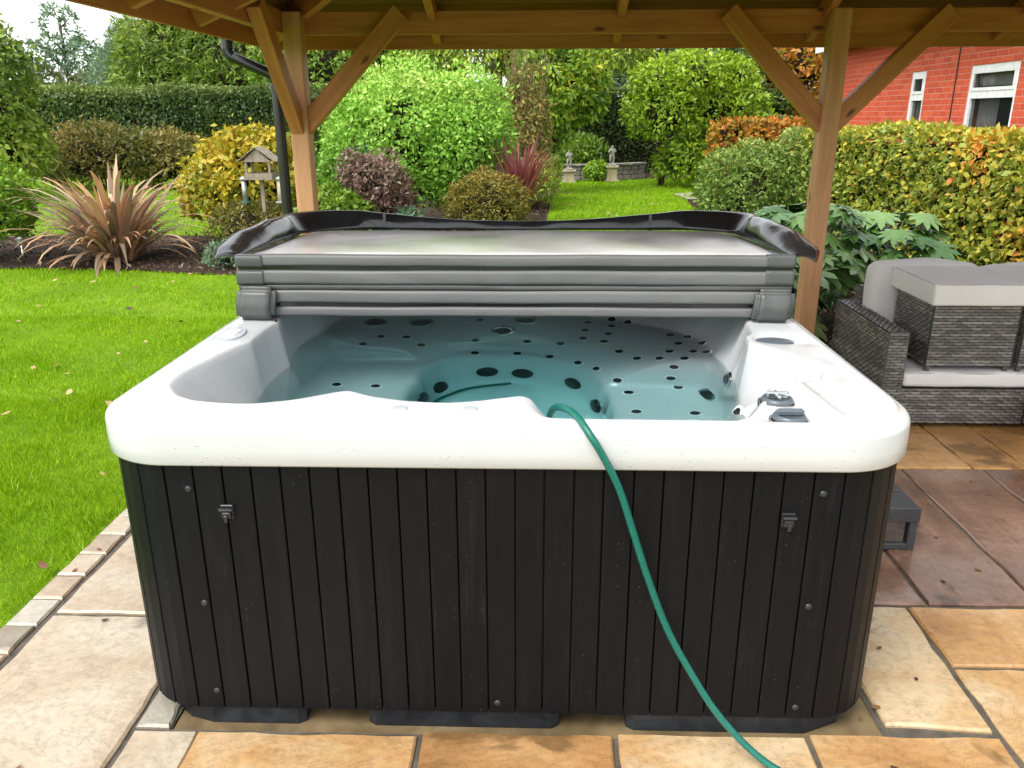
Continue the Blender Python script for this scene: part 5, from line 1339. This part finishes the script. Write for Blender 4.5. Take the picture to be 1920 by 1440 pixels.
def M_blade(name, cols):
    m, nt, b = nodes(name)
    oi = nt.nodes.new('ShaderNodeObjectInfo'); v = coords(nt, (3, 60, 3), 'Object', True)
    n = N(nt, 'ShaderNodeTexNoise', Scale=1.0, Detail=4); nt.links.new(v, n.inputs['Vector'])
    ad = N(nt, 'ShaderNodeMath', operation='MULTIPLY_ADD'); ad.inputs[1].default_value = .7
    mu = N(nt, 'ShaderNodeMath', operation='MULTIPLY'); mu.inputs[1].default_value = .35
    nt.links.new(n.outputs['Fac'], mu.inputs[0]); nt.links.new(oi.outputs['Random'], ad.inputs[0]); nt.links.new(mu.outputs[0], ad.inputs[2])
    r = ramp(nt, ad.outputs[0], cols); nt.links.new(r.outputs[0], b.inputs['Base Color']); b.inputs['Roughness'].default_value = .42
    tr = nt.nodes.new('ShaderNodeBsdfTranslucent'); nt.links.new(r.outputs[0], tr.inputs[0]); mx = nt.nodes.new('ShaderNodeMixShader'); mx.inputs[0].default_value = .2
    nt.links.new(b.outputs[0], mx.inputs[1]); nt.links.new(tr.outputs[0], mx.inputs[2]); nt.links.new(mx.outputs[0], nt.nodes['Material Output'].inputs[0])
    return m
M_FLAX = M_blade('flax_bronze', [(.1, (.12, .080, .045)), (.3, (.28, .19, .12)), (.5, (.47, .31, .18)), (.7, (.54, .28, .13)), (.9, (.64, .50, .36))])
M_FLAXR = M_blade('flax_red', [(.1, (.16, .045, .050)), (.5, (.30, .085, .085)), (.9, (.42, .18, .13))])
flax = [blade_mesh('leaf_blade', L_, w, b, d) for L_, w, b, d in ((1.05, .066, .55, .6), (1.25, .062, .9, 2.4), (1.15, .068, .35, .25), (1.15, .058, 1.0, 3.4), (.95, .058, .9, 2.2), (.85, .064, 1.1, 3.0), (1.40, .054, .8, 3.6), (.75, .064, .9, 3.0))]
fx = empty('flax_plant', (-4.70, 7.35, -.02), 0, 'large spiky bronze flax plant in the left bed', 'plant')
for k in range(285):
    i = R.choices(range(8), [3, 4, 2, 5, 4, 4, 4, 4])[0]; a = R.uniform(0, 2 * pi)
    lean = abs(R.gauss(0, .48)) + (.25 if i in (5, 7, 4) else 0)
    lean = min(lean, 1.15)
    rr = R.uniform(.01, .22)
    link('leaf_blade', flax[i], M_FLAX, fx, loc=(rr * cos(a), rr * sin(a), 0), rot=(0, lean, a), scale=[R.uniform(.75, 1.08)] * 3)
rfl = [blade_mesh('leaf_blade', L_, w, b, d, 5) for L_, w, b, d in ((.92, .036, .15, .1), (.86, .034, .5, .6), (.74, .034, .8, .8))]
rx = empty('red_flax_plant', (-.13, 9.35, .34), 0, 'spiky dark red plant behind the golden dome', 'plant')
for k in range(130):
    a = R.uniform(0, 2 * pi); lean = abs(R.gauss(0, .42)); i = R.randrange(3)
    link('leaf_blade', rfl[i], M_FLAXR, rx, loc=(R.uniform(0, .06) * cos(a), R.uniform(0, .06) * sin(a), 0), rot=(0, min(lean, 1.2), a), scale=[R.uniform(.85, 1.15)] * 3)
MB().lathe([(.05, -.36), (.07, -.1), (.06, .05)], 10).obj('stem', M_BARK, rx)

# ================================================================== FATSIA (each palmate leaf a part)
def palm_leaf(name, nl=8, R0=.17):
    V = [(0, 0, 0)]; F = []
    pts = []
    for k in range(nl):
        a = radians(-125 + 250 * k / (nl - 1)); L_ = R0 * (1 - .30 * (abs(k - (nl - 1) / 2) / ((nl - 1) / 2)) ** 1.5)
        da = radians(250 / (nl - 1))
        for (f, o) in ((.55, -.5), (.80, -.30), (1.0, 0), (.80, .30)):
            aa = a + da * o; r = L_ * f
            pts.append((r * cos(aa), r * sin(aa), -.35 * r * r / R0 + (.010 if f == 1.0 else .0) * 0 - (.012 if abs(o) == .5 else 0)))
    V += [(.0, 0, .006)] + pts
    n = len(pts)
    for i in range(n - 1): F.append((1, 2 + i, 3 + i))
    me = bpy.data.meshes.new(name); me.from_pydata(V[0:1] + V[1:], [], F); me.polygons.foreach_set('use_smooth', np.ones(len(F), dtype=bool)); return me
def M_fats():
    m, nt, b = nodes('fatsia_leaf')
    oi = nt.nodes.new('ShaderNodeObjectInfo'); n = N(nt, 'ShaderNodeTexNoise', Scale=9); nt.links.new(coords(nt, (1, 1, 1), 'Object', True), n.inputs['Vector'])
    ad = N(nt, 'ShaderNodeMath', operation='MULTIPLY_ADD'); ad.inputs[1].default_value = .6; mu = N(nt, 'ShaderNodeMath', operation='MULTIPLY'); mu.inputs[1].default_value = .4
    nt.links.new(n.outputs['Fac'], mu.inputs[0]); nt.links.new(oi.outputs['Random'], ad.inputs[0]); nt.links.new(mu.outputs[0], ad.inputs[2])
    r = ramp(nt, ad.outputs[0], [(.1, (.028, .085, .016)), (.5, (.070, .17, .035)), (.9, (.19, .31, .10))]); nt.links.new(r.outputs[0], b.inputs['Base Color'])
    b.inputs['Roughness'].default_value = .22; b.inputs['Specular IOR Level'].default_value = .6
    return m
M_FAT = M_fats(); PL = [palm_leaf('leaf', 8, .17), palm_leaf('leaf', 9, .20), palm_leaf('leaf', 7, .145)]
M_PET = M_plain('leaf_stalk', (.16, .20, .07), .5)
for fi, (bx0, by0, hh, nn, lab) in enumerate(((2.05, 4.35, .90, 120, 'glossy dark green fatsia with palm shaped leaves behind the sofa'), (2.85, 4.7, .82, 85, 'second glossy fatsia further right behind the sofa cushions'), (1.72, 4.0, .60, 50, 'lower fatsia foliage between gazebo post and sofa'))):
    ft = empty('fatsia_plant', (bx0, by0, -.02), 0, lab, 'plant')
    stm = MB()
    for k in range(nn):
        a = R.uniform(0, 2 * pi); el = R.uniform(.05, 1.0) ** .7; r = .62 * sqrt(1 - (el * .93) ** 2) * R.uniform(.65, 1.05) * (1 if fi < 2 else .6)
        p = Vector((r * cos(a), r * sin(a), hh * (.22 + .80 * el) * R.uniform(.9, 1.06)))
        link('leaf', PL[R.randrange(3)], M_FAT, ft, loc=p, rot=(R.uniform(-.35, .35), R.uniform(.1, .75) * (1.1 - el * .5), a + R.uniform(-.4, .4)), scale=[R.uniform(.7, 1.15)] * 3)
        stm.tube([(0, 0, p.z * .35), (p.x * .5, p.y * .5, p.z * .72), p], [.006, .004, .003], 4, False)
    stm.tube([(0, 0, 0), (.01, 0, hh * .5)], [.02, .015], 6)
    stm.obj('stem', M_PET, ft, True)
# spurge plants with whorled blue green leaves
def spurge(x, y, n, h, label):
    o = empty('spurge_plant', (x, y, -.02), 0, label, 'plant'); m = MB(); Ps = []; Ns = []
    for k in range(n):
        a = R.uniform(0, 6.28); q = R.uniform(0, .22); top = Vector((q * cos(a), q * sin(a), h * R.uniform(.75, 1.1))); b0_ = Vector((q * .4 * cos(a), q * .4 * sin(a), 0))
        m.tube([b0_, top], [.006, .004], 5, False)
        for j in range(26):
            f = .35 + .65 * j / 26; an = j * 2.4; Ps.append(b0_.lerp(top, f)[:]); Ns.append((cos(an), sin(an), .35))
    m.obj('stem', M_PET, o); Ps = np.array(Ps); Ns = unit(np.array(Ns))
    link('foliage', leaf_mesh('foliage', Ps, Ns, .115, .2, None, outw=3.0, jit=.3), L_BLUE, o)
spurge(-1.35, 8.0, 9, .50, 'blue green spurge with whorled leaves below the red shrub')
spurge(-2.15, 9.0, 6, 1.30, 'tall blue green spurge above the red brown shrub')
spurge(-1.75, 7.9, 7, .34, 'short spurge at the edge of the tub cover')

# ================================================================== BIRD TABLE AND FEEDERS
M_OLDW = M_wood('weathered_wood', (.16, .13, .095), (.34, .29, .22), 2, .8, False)
bt = empty('bird_table', (-3.19, 8.02, -.02), 0, 'weathered wooden bird table with pitched roof', 'bird table')
MB().box(-.022, .022, -.022, .022, 0, .84, .003).obj('post', M_OLDW, bt)
MB().box(-.165, .165, -.13, .13, .84, .865, .003).obj('tray', M_OLDW, bt)
for y in (-.13, .118): MB().box(-.165, .165, y, y + .012, .866, .915, .002).obj('tray_lip', M_OLDW, bt)
for x in (-.165, .153): MB().box(x, x + .012, -.117, .117, .866, .915, .002).obj('tray_lip', M_OLDW, bt)
for x in (-.15, .125):
    for y in (-.117, .092): MB().box(x, x + .025, y, y + .025, .866, 1.045, .002).obj('corner_post', M_OLDW, bt)
for s in (-1, 1):
    for k in range(4):
        x0 = .0 + k * .055; x1 = x0 + .062; f = lambda x: 1.205 - x * .72 + (k % 2) * .003
        V = [(s * x0, -.155, f(x0)), (s * x0, .155, f(x0)), (s * x1, .155, f(x1)), (s * x1, -.155, f(x1))]
        V += [(a, b, c + .010) for a, b, c in V]
        MB().add(V, [(0, 1, 2, 3), (7, 6, 5, 4), (0, 4, 5, 1), (1, 5, 6, 2), (2, 6, 7, 3), (3, 7, 4, 0)]).obj('roof_board', M_OLDW, bt)
for y in (-.125, .115):
    MB().add([(-.17, y, 1.045), (.17, y, 1.045), (0, y, 1.195), (-.17, y + .01, 1.045), (.17, y + .01, 1.045), (0, y + .01, 1.195)], [(0, 1, 2), (5, 4, 3), (0, 3, 4, 1), (1, 4, 5, 2), (2, 5, 3, 0)]).obj('gable', M_OLDW, bt)
MB().beam((-.16, 0, .05), (0, 0, .24), .03, .02).beam((.16, 0, .05), (0, 0, .24), .03, .02).box(-.18, .18, -.025, .025, 0, .04).box(-.025, .025, -.18, .18, .0, .039).obj('foot', M_OLDW, bt)
M_WIRE = M_plain('feeder_mesh', (.42, .45, .45), .35, metal=.6); M_FGRN = M_plain('feeder_green', (.05, .16, .13), .4); M_FCLR = M_plain('feeder_seed', (.52, .46, .33), .4)
for x, lab, bot in ((-.205, 'slim mesh bird feeder with green base hanging left of the bird table', True), (.215, 'pale seed feeder hanging right of the bird table', False)):
    fd = empty('bird_feeder', (-3.19 + x, 7.98, .52), 0, lab, 'bird feeder')
    MB().lathe([(.030, .04), (.030, .30)], 14).obj('tube', M_WIRE if bot else M_FCLR, fd, True)
    MB().lathe([(.046, .30), (.046, .315), (.015, .335), (.0, .336)], 14).obj('lid', M_LGREY, fd, True)
    MB().lathe([(.056, .03), (.06, .045), (.056, .046), (.0, .04)], 14).obj('dish', M_FGRN if bot else M_LGREY, fd, True)
    MB().tube([(0, 0, .33), (.0, .0, .375), (-x * .22, 0, .42)], .003, 5).obj('hanger', M_BLACK, fd)

# ================================================================== STATUES, LOW WALL, LIGHTS
M_STONE = M_noise('weathered_stone', [(.3, (.13, .125, .10)), (.55, (.27, .26, .22)), (.75, (.42, .41, .36))], scale=9, rough=(.8, .95), bs=.6, bd=.02)
M_PLINTH = M_noise('plinth_stone', [(.3, (.26, .21, .12)), (.7, (.46, .40, .29))], scale=6, rough=(.8, .95), bs=.5, bd=.02)
def statue(x, y, z0, sc_, mir, label):
    o = empty('statue', (x, y, -.03), 0, label, 'statue', 'cherub statues on plinths')
    MB().box(-.17, .17, -.17, .17, 0, .05, .01).box(-.125, .125, -.125, .125, .05, z0 - .05, .006).box(-.16, .16, -.16, .16, z0 - .05, z0, .012).obj('plinth', M_PLINTH, o)
    vs = [(0, 0, .26), (0, .005, .33), (0, 0, .40), (0, 0, .455), (0, -.01, .52), (-.045, 0, .24), (-.042, -.012, .13), (-.04, 0, .035), (.045, 0, .24), (.05, -.02, .13), (.04, -.01, .035), (-.075, 0, .40), (-.095, -.03, .32), (-.04, -.075, .36), (.075, 0, .40), (.10, -.02, .31), (.05, -.075, .40), (0, 0, .015)]
    rs = [.062, .058, .055, .028, .058, .045, .032, .028, .045, .032, .028, .03, .024, .022, .03, .024, .022, .07]
    ed = [(0, 1), (1, 2), (2, 3), (3, 4), (0, 5), (5, 6), (6, 7), (0, 8), (8, 9), (9, 10), (2, 11), (11, 12), (12, 13), (2, 14), (14, 15), (15, 16), (7, 17)]
    me = bpy.data.meshes.new('figure'); me.from_pydata([(v[0] * mir, v[1], v[2]) for v in vs], ed, [])
    f = link('figure', me, M_STONE, o, loc=(0, 0, z0 + .035), scale=[sc_] * 3)
    sk_ = f.modifiers.new('skin', 'SKIN')
    for i, r in enumerate(rs): me.skin_vertices[0].data[i].radius = (r, r)
    me.skin_vertices[0].data[0].use_root = True
    ss = f.modifiers.new('sub', 'SUBSURF'); ss.levels = ss.render_levels = 2
    MB().lathe([(.10, 0), (.11, .02), (.08, .045)], 16).obj('base', M_STONE, o, loc=(0, 0, z0))
statue(.84, 18.35, .31, .82, 1, 'left cherub statue on a square stone plinth'); statue(1.90, 18.75, .38, .84, -1, 'right cherub statue on a square stone plinth by the low wall')
gw = empty('garden_wall', (1.3, 19.2, -.03), 0, 'low grey stone wall behind the statues', 'wall')
wl = [(.35, 19.15), (.75, 19.12), (1.15, 19.15), (1.55, 19.2), (2.0, 19.35), (2.4, 19.6), (2.8, 19.95)]
M_WSTONE = M_noise('wall_stone', [(.3, (.12, .115, .095)), (.7, (.30, .28, .23))], scale=7, rough=(.8, .95), bs=.6, bd=.02, rnd=True)
for i in range(len(wl) - 1):
    a = Vector((*wl[i], 0)); b = Vector((*wl[i + 1], 0)); d = (b - a); L_ = d.length; an = atan2(d.y, d.x)
    for c in range(3):
        k = 2; 
        for j in range(k):
            f0 = (j + (.0 if c % 2 else .12)) / k
            p = a + d * (f0 + .5 / k * .9)
            MB().box(-L_ / k * .46, L_ / k * .46, -.09, .09, 0, .105, .012).obj('stone', M_WSTONE, gw, loc=Vector((p.x, p.y, c * .115)) - Vector((1.3, 19.2, 0)), rot=(0, 0, an + R.uniform(-.03, .03)))
    MB().box(-L_ * .5, L_ * .5, -.13, .13, .345, .395, .01).obj('coping_stone', M_WSTONE, gw, loc=Vector(((a.x + b.x) / 2, (a.y + b.y) / 2, 0)) - Vector((1.3, 19.2, 0)), rot=(0, 0, an))
def stake(x, y, h, label):
    o = empty('garden_light', (x, y, -.02), 0, label, 'garden light')
    MB().tube([(0, 0, 0), (.004, 0, h * .8)], .010, 8).obj('stake', M_STEEL, o, True)
    MB().lathe([(.02, h * .78), (.032, h * .8), (.032, h * .95), (.04, h * .96), (.0, h * 1.02)], 12).obj('lamp_head', M_LGREY, o, True)
stake(-5.585, 6.98, .30, 'thin steel garden light at the left edge of the bed'); stake(3.17, 14.1, .27, 'steel garden light beside the far path'); stake(1.72, 20.0, .62, 'pale garden light behind the low wall')

# ================================================================== FALLEN LEAVES
L_FALL = []
for cname, c in (('brown', (.16, .075, .03)), ('tan', (.42, .28, .13)), ('pink', (.45, .24, .17)), ('dark', (.055, .030, .018))):
    L_FALL.append(M_plain('fallen_leaf_' + cname, c, .6))
def fleaf():
    V = []; n = 10
    for i in range(n):
        a = 2 * pi * i / n; r = (.5 + .18 * (i % 2) * R.uniform(.3, 1.2)) * R.uniform(.85, 1.1)
        V.append((r * cos(a) * 1.25, r * sin(a) * .8, .12 * (cos(a) ** 2) * R.uniform(.2, 1.4)))
    V.append((0, 0, .03)); F = [(i, (i + 1) % n, n) for i in range(n)]
    me = bpy.data.meshes.new('fallen_leaf'); me.from_pydata(V, [], F); return me
FL = []
for mt in L_FALL:
    for k in range(2):
        me = fleaf(); me.materials.append(mt); FL.append(me)
cnt = 0
while cnt < 95:
    x = R.uniform(-6.5, -1.68); y = R.uniform(.0, 6.4)
    if not (abs(x + .3) < 1.0 + .70 * (y + 1.743)): continue
    cnt += 1
    o = link('fallen_leaf', R.choice(FL), None, None, loc=(x, y, R.uniform(.012, .024)), rot=(R.uniform(-.4, .4), R.uniform(-.4, .4), R.uniform(0, 6.28)), scale=[R.uniform(.022, .045)] * 3)
    tag(o, 'small dry fallen leaf lying on the left lawn', 'leaf', 'fallen leaves on the left lawn')
for k in range(26):
    o = link('fallen_leaf', R.choice(FL), None, None, loc=(R.uniform(.6, 2.6), R.uniform(11, 17.5), .016), rot=(R.uniform(-.4, .4), R.uniform(-.4, .4), R.uniform(0, 6.28)), scale=[R.uniform(.03, .05)] * 3)
    tag(o, 'small fallen leaf on the far lawn before the statues', 'leaf', 'fallen leaves on the far lawn')
for k, (x, y) in enumerate([(1.62, 1.05), (1.66, .82), (1.50, .74), (1.13, .36), (1.18, .22), (1.02, .10), (1.55, .08), (.98, -.12), (1.42, .94), (1.75, .42), (-.86, .075), (-1.2, -.18), (-1.30, .44), (-1.02, .45), (2.0, 1.55), (1.62, 1.62), (1.9, .9), (1.95, 1.2), (-1.56, .73), (-1.55, .88), (.93, .10), (.96, .06)]):
    o = link('fallen_leaf', R.choice(FL[:2] + FL[6:]), None, None, loc=(x, y, .006 if x < 1.0 and y > 0 and x > -.9 else .004), rot=(R.uniform(-.2, .2), R.uniform(-.2, .2), R.uniform(0, 6.28)), scale=[R.uniform(.010, .020)] * 3)
    tag(o, 'tiny dark leaf scrap on the patio slabs', 'leaf', 'leaf scraps on the patio')
